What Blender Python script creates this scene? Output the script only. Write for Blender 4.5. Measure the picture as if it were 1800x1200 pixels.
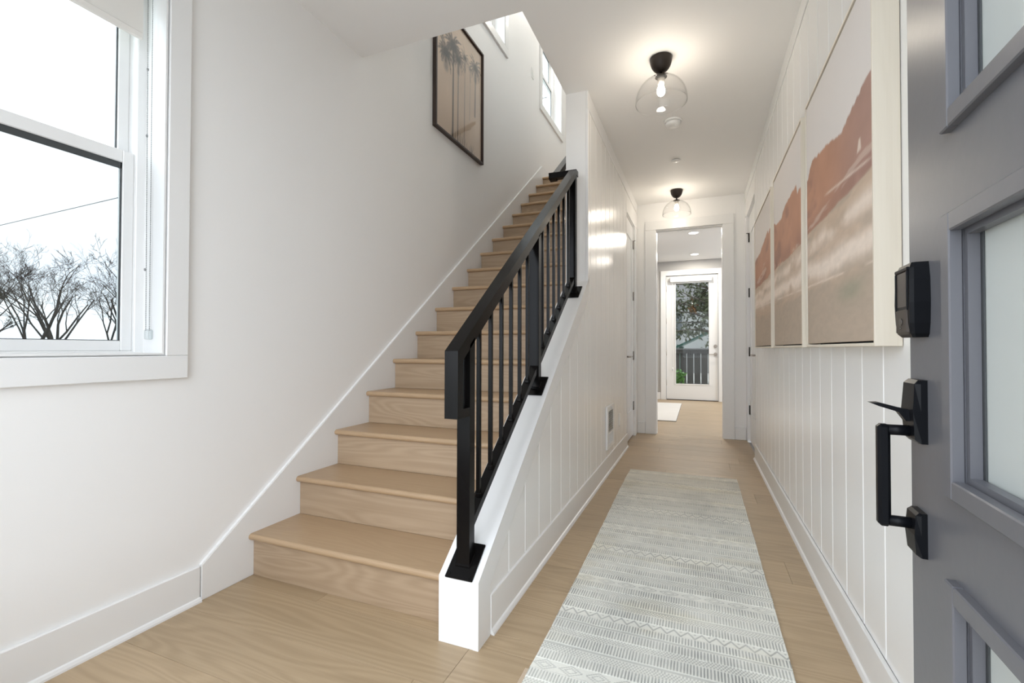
import bpy, math, random
import numpy as np
from mathutils import Matrix, Vector

for o in list(bpy.data.objects):
    bpy.data.objects.remove(o, do_unlink=True)
SC = bpy.context.scene
COL = SC.collection
random.seed(7)
RNG = np.random.default_rng(7)

# ------------------------------------------------------------------ camera
F_PX, YAW, PITCH, ROLL, EYE = 813.08, 0.38422, 0.01494, 0.00227, 1.01
cam_d = bpy.data.cameras.new('camera')
cam_d.sensor_fit = 'HORIZONTAL'
cam_d.sensor_width = 36.0
cam_d.lens = F_PX * 36.0 / 1800.0
cam_d.clip_start = 0.03
cam_d.clip_end = 500
cam = bpy.data.objects.new('camera', cam_d)
COL.objects.link(cam)
_r = Vector((math.cos(YAW), math.sin(YAW), 0)); _f = Vector((-math.sin(YAW), math.cos(YAW), 0)); _u = Vector((0, 0, 1))
_f2 = _f * math.cos(PITCH) + _u * math.sin(PITCH); _u2 = _u * math.cos(PITCH) - _f * math.sin(PITCH)
_r3 = _r * math.cos(ROLL) + _u2 * math.sin(ROLL); _u3 = _u2 * math.cos(ROLL) - _r * math.sin(ROLL)
mw = Matrix((_r3, _u3, -_f2)).transposed().to_4x4()
mw.translation = (0, 0, EYE)
cam.matrix_world = mw
SC.camera = cam

# ------------------------------------------------------------------ light: overcast sky, exposure
SKY = 5.2
BULB_GLOW = 145.0
DOWNLIGHT_W = 22.0
STAIR_FILL_W = 9.0
SC.view_settings.view_transform = 'Standard'
SC.view_settings.look = 'None'
SC.view_settings.gamma = 1.0
SC.view_settings.use_curve_mapping = False
SC.view_settings.exposure = 0.14
SC.cycles.use_denoising = True
SC.cycles.max_bounces = 14
SC.cycles.diffuse_bounces = 8
SC.cycles.glossy_bounces = 4
SC.cycles.transmission_bounces = 8
SC.cycles.transparent_max_bounces = 16
SC.cycles.sample_clamp_indirect = 6.0
SC.cycles.caustics_reflective = False
SC.cycles.caustics_refractive = False
W = bpy.data.worlds.new('overcast_sky')
SC.world = W
W.use_nodes = True
nt = W.node_tree
nt.nodes.clear()
wo = nt.nodes.new('ShaderNodeOutputWorld'); bg = nt.nodes.new('ShaderNodeBackground')
tc = nt.nodes.new('ShaderNodeTexCoord'); mp = nt.nodes.new('ShaderNodeMapping'); mp.inputs['Scale'].default_value = (1.6, 1.6, 4.5)
nz = nt.nodes.new('ShaderNodeTexNoise'); nz.inputs['Scale'].default_value = 1.5; nz.inputs['Detail'].default_value = 5
cr = nt.nodes.new('ShaderNodeValToRGB')
cr.color_ramp.elements[0].position = 0.3; cr.color_ramp.elements[0].color = (0.78, 0.87, 1.0, 1)
cr.color_ramp.elements[1].position = 0.68; cr.color_ramp.elements[1].color = (0.93, 0.97, 1.0, 1)
nt.links.new(tc.outputs['Generated'], mp.inputs['Vector']); nt.links.new(mp.outputs['Vector'], nz.inputs['Vector'])
nt.links.new(nz.outputs['Fac'], cr.inputs['Fac']); nt.links.new(cr.outputs['Color'], bg.inputs['Color'])
bg.inputs['Strength'].default_value = SKY
nt.links.new(bg.outputs['Background'], wo.inputs['Surface'])


def portal(name, loc, rot, sx, sy):
    l = bpy.data.lights.new(name, 'AREA'); l.shape = 'RECTANGLE'; l.size = sx; l.size_y = sy
    l.cycles.is_portal = True
    o = bpy.data.objects.new(name, l); COL.objects.link(o); o.location = loc; o.rotation_euler = rot
    return o

# ------------------------------------------------------------------ dimensions (metres)
XL = -1.86; XS = -1.845; XKL = -0.838; XK = -0.685; XB = -0.691; XH = 0.482
YFRONT = 0.12; Y0 = 1.494; RUN = 0.2572; RISE = 0.188; YK = 1.402; YW = 3.049; YE = 5.738; YH = 2.205; YF = 9.7
ZC = 2.746; ZTOP = 5.7; ZUP = 17 * RISE
CAP0 = 0.225; CAPS = 0.7515


def capz(y):
    return CAP0 + CAPS * (y - YK)


# ------------------------------------------------------------------ mesh helpers
class M:
    def __init__(s):
        s.v = []; s.f = []; s.sm = []

    def add(s, vs, fs, smooth=False):
        n = len(s.v); s.v += [tuple(map(float, p)) for p in vs]
        for f in fs:
            s.f.append(tuple(n + i for i in f)); s.sm.append(smooth)
        return s

    def box(s, x0, x1, y0, y1, z0, z1, c=0.0):
        x0, x1 = min(x0, x1), max(x0, x1); y0, y1 = min(y0, y1), max(y0, y1); z0, z1 = min(z0, z1), max(z0, z1)
        c = min(c, (x1 - x0) * .45, (y1 - y0) * .45, (z1 - z0) * .45)
        if c <= 0:
            vs = [(x, y, z) for z in (z0, z1) for y in (y0, y1) for x in (x0, x1)]
            fs = [(0, 2, 3, 1), (4, 5, 7, 6), (0, 1, 5, 4), (2, 6, 7, 3), (0, 4, 6, 2), (1, 3, 7, 5)]
            return s.add(vs, fs)
        lo = (x0, y0, z0); hi = (x1, y1, z1)
        vs = []; idx = {}
        for cx in (0, 1):
            for cy in (0, 1):
                for cz in (0, 1):
                    for a in range(3):
                        p = []
                        for k, cc in enumerate((cx, cy, cz)):
                            b = hi[k] if cc else lo[k]
                            if k != a:
                                b += -c if cc else c
                            p.append(b)
                        idx[(cx, cy, cz, a)] = len(vs); vs.append(p)
        fs = []
        for a in range(3):
            b, d = (a + 1) % 3, (a + 2) % 3
            for side in (0, 1):
                q = []
                for (i, j) in ((0, 0), (1, 0), (1, 1), (0, 1)):
                    k = [0, 0, 0]; k[a] = side; k[b] = i; k[d] = j
                    q.append(idx[(*k, a)])
                fs.append(tuple(q if side else q[::-1]))
        for a in range(3):
            b, d = (a + 1) % 3, (a + 2) % 3
            for i in (0, 1):
                for j in (0, 1):
                    k0 = [0, 0, 0]; k0[b] = i; k0[d] = j
                    k1 = list(k0); k1[a] = 1
                    q = [idx[(*k0, b)], idx[(*k1, b)], idx[(*k1, d)], idx[(*k0, d)]]
                    fs.append(tuple(q if (i == j) else q[::-1]))
        for cx in (0, 1):
            for cy in (0, 1):
                for cz in (0, 1):
                    q = [idx[(cx, cy, cz, 0)], idx[(cx, cy, cz, 1)], idx[(cx, cy, cz, 2)]]
                    fs.append(tuple(q if (cx + cy + cz) % 2 else q[::-1]))
        return s.add(vs, fs)

    def prism(s, poly, axis, a0, a1):
        n = len(poly)
        def P(a, p, q):
            return {'x': (a, p, q), 'y': (p, a, q), 'z': (p, q, a)}[axis]
        vs = [P(a0, *p) for p in poly] + [P(a1, *p) for p in poly]
        fs = [tuple(range(n))[::-1], tuple(range(n, 2 * n))]
        fs += [(i, (i + 1) % n, n + (i + 1) % n, n + i) for i in range(n)]
        return s.add(vs, fs)

    def cyl(s, p0, p1, r0, r1=None, n=12, caps=True, smooth=True):
        r1 = r0 if r1 is None else r1
        p0 = Vector(p0); p1 = Vector(p1); d = (p1 - p0).normalized()
        a = d.orthogonal().normalized(); b = d.cross(a)
        vs = []
        for p, r in ((p0, r0), (p1, r1)):
            for i in range(n):
                t = 2 * math.pi * i / n
                vs.append(p + (a * math.cos(t) + b * math.sin(t)) * r)
        fs = [(i, (i + 1) % n, n + (i + 1) % n, n + i) for i in range(n)]
        s.add(vs, fs, smooth)
        if caps:
            k = len(s.v) - 2 * n
            s.f.append(tuple(k + i for i in range(n))[::-1]); s.sm.append(False)
            s.f.append(tuple(k + n + i for i in range(n))); s.sm.append(False)
        return s

    def lathe(s, prof, c, n=32, axis='z', closed=False):
        vs = []
        for r, z in prof:
            for i in range(n):
                t = 2 * math.pi * i / n
                x, y = r * math.cos(t), r * math.sin(t)
                vs.append({'z': (c[0] + x, c[1] + y, c[2] + z), 'x': (c[0] + z, c[1] + x, c[2] + y), 'y': (c[0] + x, c[1] + z, c[2] + y)}[axis])
        fs = []
        m = len(prof)
        for j in range(m if closed else m - 1):
            for i in range(n):
                k = (j + 1) % m
                fs.append((j * n + i, j * n + (i + 1) % n, k * n + (i + 1) % n, k * n + i))
        if not closed:
            for j, rev in ((0, True), (m - 1, False)):
                if prof[j][0] > 1e-5:
                    q = tuple(j * n + i for i in range(n)); fs.append(q[::-1] if rev else q)
        return s.add(vs, fs, True)

    def ball(s, c, r, n=6):
        prof = [(r * math.sin(math.pi * k / n), -r * math.cos(math.pi * k / n)) for k in range(n + 1)]
        return s.lathe([(max(a, 1e-6), b) for a, b in prof], c, n=max(6, n))

    def obox(s, c, ax, ay, az, hx, hy, hz, ch=0.0):
        """box about c with unit axes ax, ay, az"""
        t = M(); t.box(-hx, hx, -hy, hy, -hz, hz, ch)
        c = Vector(c); ax = Vector(ax); ay = Vector(ay); az = Vector(az)
        return s.add([c + ax * p[0] + ay * p[1] + az * p[2] for p in t.v], t.f)


WLD = {}


def mesh_of(name, m, mat, off):
    me = bpy.data.meshes.new(name)
    me.from_pydata([(a - off[0], b - off[1], c - off[2]) for a, b, c in m.v], [], m.f)
    if any(m.sm):
        me.polygons.foreach_set('use_smooth', m.sm)
    me.update()
    if mat is not None:
        me.materials.append(mat)
    return me


def fixn(me):
    import bmesh
    b = bmesh.new(); b.from_mesh(me); bmesh.ops.recalc_face_normals(b, faces=b.faces); b.to_mesh(me); b.free()


def tag(o, label=None, cat=None, group=None, kind=None):
    if label: o['label'] = label
    if cat: o['category'] = cat
    if group: o['group'] = group
    if kind: o['kind'] = kind
    return o


def obj(name, m, mat, parent=None, label=None, cat=None, group=None, kind=None, fix=True):
    v = np.array(m.v); lo = v.min(0); hi = v.max(0)
    org = np.array([(lo[0] + hi[0]) / 2, (lo[1] + hi[1]) / 2, lo[2]])
    me = mesh_of(name, m, mat, org)
    if fix: fixn(me)
    o = bpy.data.objects.new(name, me); COL.objects.link(o)
    if parent is not None:
        o.parent = parent; o.location = org - WLD[parent.name]
    else:
        o.location = org
    WLD[o.name] = org
    return tag(o, label, cat, group, kind)


def thing(name, loc, label=None, cat=None, group=None, kind=None, rotz=0.0, local=False):
    o = bpy.data.objects.new(name, None); COL.objects.link(o); o.empty_display_size = 0.1
    o.location = loc; o.rotation_euler = (0, 0, rotz)
    WLD[o.name] = np.zeros(3) if local else np.array(loc, float)
    return tag(o, label, cat, group, kind)


def copy_tree(o, parent=None):
    c = o.copy(); COL.objects.link(c)
    if parent is not None: c.parent = parent
    for ch in list(o.children): copy_tree(ch, c)
    return c


def holed(m, axis, a0, a1, p0, p1, q0, q1, holes):
    """slab a0..a1 along axis; p and q are the other two axes in xyz order; holes=(p0,p1,q0,q1)"""
    ps = sorted({p0, p1, *[h[0] for h in holes], *[h[1] for h in holes]}); qs = sorted({q0, q1, *[h[2] for h in holes], *[h[3] for h in holes]})
    ps = [p for p in ps if p0 <= p <= p1]; qs = [q for q in qs if q0 <= q <= q1]
    vi = {}
    def V(k, i, j):
        key = (k, i, j)
        if key not in vi:
            a = (a0, a1)[k]; p = ps[i]; q = qs[j]
            vi[key] = len(m.v); m.v.append({'x': (a, p, q), 'y': (p, a, q), 'z': (p, q, a)}[axis])
        return vi[key]
    def solid(i, j):
        if i < 0 or j < 0 or i >= len(ps) - 1 or j >= len(qs) - 1: return False
        cp = (ps[i] + ps[i + 1]) / 2; cq = (qs[j] + qs[j + 1]) / 2
        return not any(h[0] < cp < h[1] and h[2] < cq < h[3] for h in holes)
    for i in range(len(ps) - 1):
        for j in range(len(qs) - 1):
            if not solid(i, j): continue
            for k in (0, 1):
                m.f.append((V(k, i, j), V(k, i + 1, j), V(k, i + 1, j + 1), V(k, i, j + 1))); m.sm.append(False)
            for di, dj, e in ((-1, 0, ((i, j), (i, j + 1))), (1, 0, ((i + 1, j), (i + 1, j + 1))), (0, -1, ((i, j), (i + 1, j))), (0, 1, ((i, j + 1), (i + 1, j + 1)))):
                if not solid(i + di, j + dj):
                    (b, c), (d, g) = e
                    m.f.append((V(0, b, c), V(0, d, g), V(1, d, g), V(1, b, c))); m.sm.append(False)
    return m


# ------------------------------------------------------------------ materials
def lin(r, g, b):
    f = lambda c: (c / 255 / 12.92) if c / 255 <= .04045 else ((c / 255 + .055) / 1.055) ** 2.4
    return (f(r), f(g), f(b))


def base_mat(name, col, rough=0.5, metal=0.0, spec=0.5, coat=0.0):
    m = bpy.data.materials.new(name); m.use_nodes = True
    b = m.node_tree.nodes['Principled BSDF']
    b.inputs['Base Color'].default_value = (*col, 1); b.inputs['Roughness'].default_value = rough
    b.inputs['Metallic'].default_value = metal; b.inputs['Specular IOR Level'].default_value = spec
    b.inputs['Coat Weight'].default_value = coat
    return m


def nodes(m):
    t = m.node_tree
    return t, t.nodes, t.links, t.nodes['Principled BSDF']


def paint(name, col, rough, var=0.012, bump=0.02, scale=60):
    m = base_mat(name, col, rough); t, N, L, b = nodes(m)
    tc = N.new('ShaderNodeTexCoord'); n1 = N.new('ShaderNodeTexNoise'); n1.inputs['Scale'].default_value = 1.7; n1.inputs['Detail'].default_value = 3
    mx = N.new('ShaderNodeMix'); mx.data_type = 'RGBA'
    mx.inputs[6].default_value = (*[max(0, c * (1 - var)) for c in col], 1); mx.inputs[7].default_value = (*[min(1, c * (1 + var)) for c in col], 1)
    L.new(tc.outputs['Object'], n1.inputs['Vector']); L.new(n1.outputs['Fac'], mx.inputs[0]); L.new(mx.outputs[2], b.inputs['Base Color'])
    if bump:
        n2 = N.new('ShaderNodeTexNoise'); n2.inputs['Scale'].default_value = scale; n2.inputs['Detail'].default_value = 2
        bp = N.new('ShaderNodeBump'); bp.inputs['Strength'].default_value = bump; bp.inputs['Distance'].default_value = .004
        L.new(tc.outputs['Object'], n2.inputs['Vector']); L.new(n2.outputs['Fac'], bp.inputs['Height']); L.new(bp.outputs['Normal'], b.inputs['Normal'])
    return m


def wood(name, light, dark, rough=0.42, axis='x', gain=1.0, rnd=0.10, fine=0.5, knots=True):
    m = base_mat(name, light, rough); t, N, L, b = nodes(m)
    tc = N.new('ShaderNodeTexCoord'); oi = N.new('ShaderNodeObjectInfo')
    off = N.new('ShaderNodeVectorMath'); off.operation = 'SCALE'
    cmb = N.new('ShaderNodeCombineXYZ')
    for k, f in zip('XYZ', (37.0, 91.0, 53.0)):
        mu = N.new('ShaderNodeMath'); mu.operation = 'MULTIPLY'; mu.inputs[1].default_value = f
        L.new(oi.outputs['Random'], mu.inputs[0]); L.new(mu.outputs[0], cmb.inputs[k])
    add = N.new('ShaderNodeVectorMath'); add.operation = 'ADD'
    L.new(tc.outputs['Object'], add.inputs[0]); L.new(cmb.outputs[0], add.inputs[1])
    sc = {'x': (0.55, 5.0, 5.0), 'y': (5.0, 0.55, 5.0), 'z': (5.0, 5.0, 0.55)}[axis]
    mp = N.new('ShaderNodeMapping'); mp.inputs['Scale'].default_value = sc
    L.new(add.outputs[0], mp.inputs['Vector'])
    n1 = N.new('ShaderNodeTexNoise'); n1.inputs['Scale'].default_value = 1.3; n1.inputs['Detail'].default_value = 1.5; n1.inputs['Distortion'].default_value = .35
    L.new(mp.outputs[0], n1.inputs['Vector'])
    mu = N.new('ShaderNodeMath'); mu.operation = 'MULTIPLY'; mu.inputs[1].default_value = 95.0
    sn = N.new('ShaderNodeMath'); sn.operation = 'SINE'
    L.new(n1.outputs['Fac'], mu.inputs[0]); L.new(mu.outputs[0], sn.inputs[0])
    sf = {'x': (3.0, 130, 130), 'y': (130, 3.0, 130), 'z': (130, 130, 3.0)}[axis]
    mp2 = N.new('ShaderNodeMapping'); mp2.inputs['Scale'].default_value = sf; L.new(add.outputs[0], mp2.inputs['Vector'])
    n2 = N.new('ShaderNodeTexNoise'); n2.inputs['Scale'].default_value = 1.0; n2.inputs['Detail'].default_value = 3; L.new(mp2.outputs[0], n2.inputs['Vector'])
    n3 = N.new('ShaderNodeTexNoise'); n3.inputs['Scale'].default_value = 0.9; n3.inputs['Detail'].default_value = 2; L.new(mp.outputs[0], n3.inputs['Vector'])
    # combine: 0.5 + 0.16*sin + fine + broad
    a1 = N.new('ShaderNodeMath'); a1.operation = 'MULTIPLY_ADD'; a1.inputs[1].default_value = .11 * gain; a1.inputs[2].default_value = -.28 * fine
    L.new(sn.outputs[0], a1.inputs[0])
    a2 = N.new('ShaderNodeMath'); a2.operation = 'MULTIPLY_ADD'; a2.inputs[1].default_value = 1.1 * fine; L.new(n2.outputs['Fac'], a2.inputs[0]); L.new(a1.outputs[0], a2.inputs[2])
    a3 = N.new('ShaderNodeMath'); a3.operation = 'MULTIPLY_ADD'; a3.inputs[1].default_value = .8; L.new(n3.outputs['Fac'], a3.inputs[0]); L.new(a2.outputs[0], a3.inputs[2])
    mx = N.new('ShaderNodeMix'); mx.data_type = 'RGBA'
    mx.inputs[6].default_value = (*light, 1); mx.inputs[7].default_value = (*dark, 1); L.new(a3.outputs[0], mx.inputs[0])
    # per-piece tone
    hsv = N.new('ShaderNodeHueSaturation')
    mr = N.new('ShaderNodeMapRange'); mr.inputs['To Min'].default_value = 1 - rnd; mr.inputs['To Max'].default_value = 1 + rnd * .6
    L.new(oi.outputs['Random'], mr.inputs['Value']); L.new(mr.outputs[0], hsv.inputs['Value']); L.new(mx.outputs[2], hsv.inputs['Color'])
    L.new(hsv.outputs['Color'], b.inputs['Base Color'])
    if knots:
        vo = N.new('ShaderNodeTexVoronoi'); vo.inputs['Scale'].default_value = 1.0
        mp3 = N.new('ShaderNodeMapping'); mp3.inputs['Scale'].default_value = {'x': (1.2, 2.6, 2.6), 'y': (2.6, 1.2, 2.6), 'z': (2.6, 2.6, 1.2)}[axis]
        L.new(add.outputs[0], mp3.inputs['Vector']); L.new(mp3.outputs[0], vo.inputs['Vector'])
        kr = N.new('ShaderNodeMapRange'); kr.inputs['From Min'].default_value = .015; kr.inputs['From Max'].default_value = .06; kr.inputs['To Min'].default_value = .55; kr.inputs['To Max'].default_value = 0
        L.new(vo.outputs['Distance'], kr.inputs['Value'])
        mk = N.new('ShaderNodeMix'); mk.data_type = 'RGBA'; mk.inputs[7].default_value = (*[c * .45 for c in dark], 1)
        L.new(kr.outputs[0], mk.inputs[0]); L.new(hsv.outputs['Color'], mk.inputs[6]); L.new(mk.outputs[2], b.inputs['Base Color'])
    bp = N.new('ShaderNodeBump'); bp.inputs['Strength'].default_value = .12; bp.inputs['Distance'].default_value = .001
    L.new(n2.outputs['Fac'], bp.inputs['Height']); L.new(bp.outputs['Normal'], b.inputs['Normal'])
    return m


def glass(name, tint=(1, 1, 1), rough=0.0, ior=1.45, boost=1.0):
    m = bpy.data.materials.new(name); m.use_nodes = True; t = m.node_tree; N = t.nodes; L = t.links; N.clear()
    out = N.new('ShaderNodeOutputMaterial'); tr = N.new('ShaderNodeBsdfTransparent'); tr.inputs['Color'].default_value = (*tint, 1)
    gl = N.new('ShaderNodeBsdfGlossy'); gl.inputs['Roughness'].default_value = rough
    lw = N.new('ShaderNodeLayerWeight'); lw.inputs['Blend'].default_value = .5
    pw = N.new('ShaderNodeMath'); pw.operation = 'POWER'; pw.inputs[1].default_value = 5.0
    f0 = ((ior - 1) / (ior + 1)) ** 2
    mu = N.new('ShaderNodeMath'); mu.operation = 'MULTIPLY_ADD'; mu.inputs[1].default_value = (1 - f0) * boost; mu.inputs[2].default_value = f0 * boost; mu.use_clamp = True
    L.new(lw.outputs['Facing'], pw.inputs[0]); L.new(pw.outputs[0], mu.inputs[0])
    mx = N.new('ShaderNodeMixShader')
    L.new(mu.outputs[0], mx.inputs['Fac']); L.new(tr.outputs[0], mx.inputs[1]); L.new(gl.outputs[0], mx.inputs[2]); L.new(mx.outputs[0], out.inputs['Surface'])
    return m


def vcol(name, rough=0.8, bump=0.0, bscale=900, sheen=0.0):
    m = base_mat(name, (.8, .8, .8), rough); t, N, L, b = nodes(m)
    at = N.new('ShaderNodeAttribute'); at.attribute_name = 'Col'; L.new(at.outputs['Color'], b.inputs['Base Color'])
    b.inputs['Sheen Weight'].default_value = sheen
    if bump:
        tc = N.new('ShaderNodeTexCoord'); n2 = N.new('ShaderNodeTexNoise'); n2.inputs['Scale'].default_value = bscale
        bp = N.new('ShaderNodeBump'); bp.inputs['Strength'].default_value = bump; bp.inputs['Distance'].default_value = .001
        L.new(tc.outputs['Object'], n2.inputs['Vector']); L.new(n2.outputs['Fac'], bp.inputs['Height']); L.new(bp.outputs['Normal'], b.inputs['Normal'])
    return m


def emit(name, col, s):
    m = bpy.data.materials.new(name); m.use_nodes = True; t = m.node_tree; t.nodes.clear()
    o = t.nodes.new('ShaderNodeOutputMaterial'); e = t.nodes.new('ShaderNodeEmission'); e.inputs['Color'].default_value = (*col, 1); e.inputs['Strength'].default_value = s
    t.links.new(e.outputs[0], o.inputs['Surface']); return m


MT = {}
MT['wall'] = paint('wall_paint', (.84, .835, .825), .55, bump=.05, scale=90)
MT['ceil'] = paint('ceiling_paint', (.86, .855, .845), .7, bump=.05, scale=90)
MT['trim'] = paint('trim_paint', (.80, .80, .795), .30, bump=.0)
MT['board'] = paint('board_paint', (.855, .852, .842), .24, bump=.015, scale=25)
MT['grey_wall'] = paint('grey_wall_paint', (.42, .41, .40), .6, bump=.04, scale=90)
MT['floor'] = wood('oak_floor', (.50, .375, .238), (.352, .255, .153), .40, 'x', gain=1.5, rnd=.08)
MT['tread'] = wood('oak_tread', (.485, .345, .213), (.36, .24, .14), .38, 'x', gain=.7, rnd=.05)
MT['riser'] = wood('oak_riser', (.46, .345, .235), (.33, .236, .152), .45, 'x', gain=1.7, rnd=.09)
MT['black'] = base_mat('black_metal', (.0045, .004, .004), .22, 0.0, .14)
MT['blk_hw'] = base_mat('black_hardware', (.005, .0055, .007), .34, 0.0, .12)
MT['bronze'] = base_mat('dark_bronze', (.03, .022, .018), .45, .4)
MT['nickel'] = base_mat('satin_nickel', (.42, .38, .34), .35, 1.0)
MT['hinge_dk'] = base_mat('dark_hinge', (.03, .026, .022), .45, .5)
MT['glass'] = glass('window_glass', (.96, .985, .98))
MT['glass_tint'] = glass('tinted_glass', (.74, .76, .75), 0.0, 1.18)
MT['clear'] = glass('clear_glass', (.985, .985, .985), ior=1.40)
MT['plastic'] = base_mat('white_plastic', (.82, .82, .81), .4)
MT['vinyl'] = base_mat('white_vinyl', (.80, .80, .795), .35)
MT['gasket'] = base_mat('black_gasket', (.05, .055, .058), .5)
MT['maple'] = wood('pale_maple', (.80, .74, .64), (.68, .61, .50), .5, 'z', gain=.5, rnd=.03, knots=False)
MT['door_paint'] = paint('door_paint', (.125, .126, .140), .32, bump=.05, scale=40)
MT['dark_wood'] = wood('dark_frame_wood', (.055, .033, .026), (.03, .018, .014), .4, 'z', knots=False, rnd=0)
MT['bulb'] = emit('bulb_glow', (1.0, .89, .74), BULB_GLOW)
MT['down'] = emit('downlight_glow', (1.0, .93, .82), 9)

# ------------------------------------------------------------------ setting: floor
fl = obj('floor', M().box(-1.86, XH + .05, -.1, YE + .13, -.12, -.004), base_mat('subfloor', (.22, .16, .10), .8), label='pale oak plank floor of the entry and hallway', kind='structure')
yk = 1.65 - .22 * 8
row = 0
RB = {}
while yk < YE + .13:
    ya, yb = max(yk, -.1), min(yk + .22, YE + .13)
    segs = [(ya, yb, -1.86, XH + .05)]
    if ya < Y0 + .05 < yb: segs = [(ya, Y0 + .02, -1.86, XH + .05), (Y0 + .02, yb, XKL + .02, XH + .05)]
    elif ya >= Y0 + .05: segs = [(ya, yb, XKL + .02, XH + .05)]
    ph = (row * .83 + .37 * (row % 3)) % 1.9
    for a, b, x0, x1 in segs:
        if b - a < .01: continue
        cuts = [x0] + [c for c in (np.arange(-6, 6) * 1.9 + ph) if x0 + .12 < c < x1 - .12] + [x1]
        for c0, c1 in zip(cuts[:-1], cuts[1:]):
            obj('plank', M().box(c0 + .0005, c1 - .0005, a + .0005, b - .0005, -.004, 0, .0004), MT['floor'], fl)
    yk += .22; row += 1
f2 = obj('floor', M().box(-3.4, 2.6, YE + .13, YF + .1, -.1, 0), MT['floor'], label='pale oak floor of the room beyond the cased opening', kind='structure')
f3 = obj('floor', M().box(XL, XKL, Y0 + 16 * RUN + .012, 7.6, ZUP - .3, ZUP), MT['tread'], label='upstairs landing floor at the top of the stairs', kind='structure')
obj('door_threshold', M().box(-.60, .34, -.16, -.1, -.06, .004, .006), MT['bronze'], label='dark metal threshold under the open front door', kind='structure')

# ceilings
m = M(); m.prism([(XL - .1, -.1), (XH + .1, -.1), (XH + .1, YE + .12), (XKL, YE + .12), (XKL, YH), (XL - .1, YH)], 'z', ZC, ZUP)
obj('ceiling', m, MT['ceil'], label='white ceiling over the entry and hallway', kind='structure')
obj('ceiling', M().box(-3.4, 2.6, YE + .12, YF + .1, ZC, ZC + .2), MT['ceil'], label='white ceiling of the room beyond the hallway', kind='structure')
obj('ceiling', M().box(XL - .2, XKL + .2, YH - .2, 7.7, ZTOP, ZTOP + .1), MT['ceil'], label='high ceiling over the stairwell', kind='structure')

# walls
W1 = (.30, 1.11, .985, 2.42); WA = (3.30, 4.35, 4.14, 5.25); WB = (5.59, 6.46, 4.13, 5.25)
m = holed(M(), 'x', XL - .19, XL, -.1, 7.7, -.1, ZTOP, [W1, WA, WB])
wall_left = obj('wall_left', m, MT['wall'], label='smooth white wall beside the staircase', kind='structure')
FD = (-.60, .335, -.1, 2.46); SL = (-1.62, -.80, .35, 2.46)  # second opening, left of the door, is unseen and added to admit daylight
m = holed(M(), 'y', -.08, YFRONT, XL - .19, XH + .2, -.1, ZUP, [FD, SL])
obj('wall_front', m, MT['wall'], label='white front wall around the entrance doorway', kind='structure')
RD = (4.80, 5.62); LD = (4.88, 5.53)
m = holed(M(), 'x', XH + .012, XH + .15, YFRONT, YE + .12, -.1, ZUP, [(RD[0], RD[1], 0, 2.455)])
wall_r = obj('wall_right', m, MT['wall'], label='white V-groove board wall hung with three canvases', kind='structure')
m = holed(M(), 'x', XKL, XB - .012, YW, YE + .12, 0, ZUP, [(LD[0], LD[1], 0, 2.43)])
wall_h = obj('wall_hall_left', m, MT['wall'], label='white V-groove board wall between stairs and hallway', kind='structure')
OP = (-.479, .257, -.1, 2.425)
m = holed(M(), 'y', YE, YE + .12, XB - .012, XH + .012, -.1, ZUP, [OP])
wall_e = obj('wall_end', m, MT['wall'], label='white wall with a cased opening at the hallway end', kind='structure')
# stairwell above
obj('wall_stairwell_right', M().box(XKL, XKL + .14, YH, 7.7, ZUP, ZTOP), MT['wall'], label='white wall on the upper right of the stairwell', kind='structure')
obj('wall_stairwell_front', M().box(XL - .1, XKL + .14, YH - .12, YH, ZUP, ZTOP), MT['wall'], label='white wall above the entry ceiling edge', kind='structure')
obj('wall_stairwell_back', M().box(XL - .1, XKL + .14, 7.6, 7.7, 0, ZTOP), MT['wall'], label='white wall behind the upstairs landing', kind='structure')
# far room
FDO = (-.605, .34, 0, 2.46); FWR = (6.6, 9.0, .6, 2.4)  # side window is unseen, added to bring daylight into the back room
m = holed(M(), 'y', YF, YF + .16, -3.4, 2.6, -.1, ZC, [FDO])
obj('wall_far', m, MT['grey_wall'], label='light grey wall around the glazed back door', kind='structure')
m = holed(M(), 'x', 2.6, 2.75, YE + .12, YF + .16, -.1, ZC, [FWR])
obj('wall_far_right', m, MT['grey_wall'], label='light grey side wall of the back room with an added unseen window opening', kind='structure')
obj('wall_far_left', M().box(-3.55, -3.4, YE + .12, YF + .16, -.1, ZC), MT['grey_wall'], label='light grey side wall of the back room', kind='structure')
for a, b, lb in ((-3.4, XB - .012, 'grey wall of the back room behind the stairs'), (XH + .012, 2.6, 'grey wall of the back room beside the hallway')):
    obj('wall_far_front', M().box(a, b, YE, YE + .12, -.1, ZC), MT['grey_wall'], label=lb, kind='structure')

# ---- V-groove boards
def vboards(parent, face, back, y0, y1, ybase, z0, z1, slope=False, holes=()):
    """vertical boards; grooves at ybase + k*pitch; face is the visible x"""
    pitch = .1842
    k0 = math.floor((y0 - ybase) / pitch)
    y = ybase + k0 * pitch
    s = 1 if back > face else -1
    while y < y1 - .004:
        a, b = max(y, y0), min(y + pitch, y1)
        y += pitch
        if b - a < .008: continue
        g = .0016; c = .0035
        zz0 = z0
        for h in holes:
            if a > h[0] - .01 and b < h[1] + .01: zz0 = h[2]
        if slope:
            za, zb = capz(a + g) - .118, capz(b - g) - .118
            if za < z0 + .02: continue
        else: za = zb = z1
        poly = [(a + g, back), (a + g, face + s * c), (a + g + c, face), (b - g - c, face), (b - g, face + s * c), (b - g, back)]
        vs = []; n = len(poly)
        for (yy, xx) in poly: vs.append((xx, yy, zz0))
        for (yy, xx) in poly: vs.append((xx, yy, za + (zb - za) * (yy - a) / (b - a)))
        fs = [tuple(range(n)), tuple(range(n, 2 * n))] + [(i, (i + 1) % n, n + (i + 1) % n, n + i) for i in range(n)]
        obj('board', M().add(vs, fs), MT['board'], parent)


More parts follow.
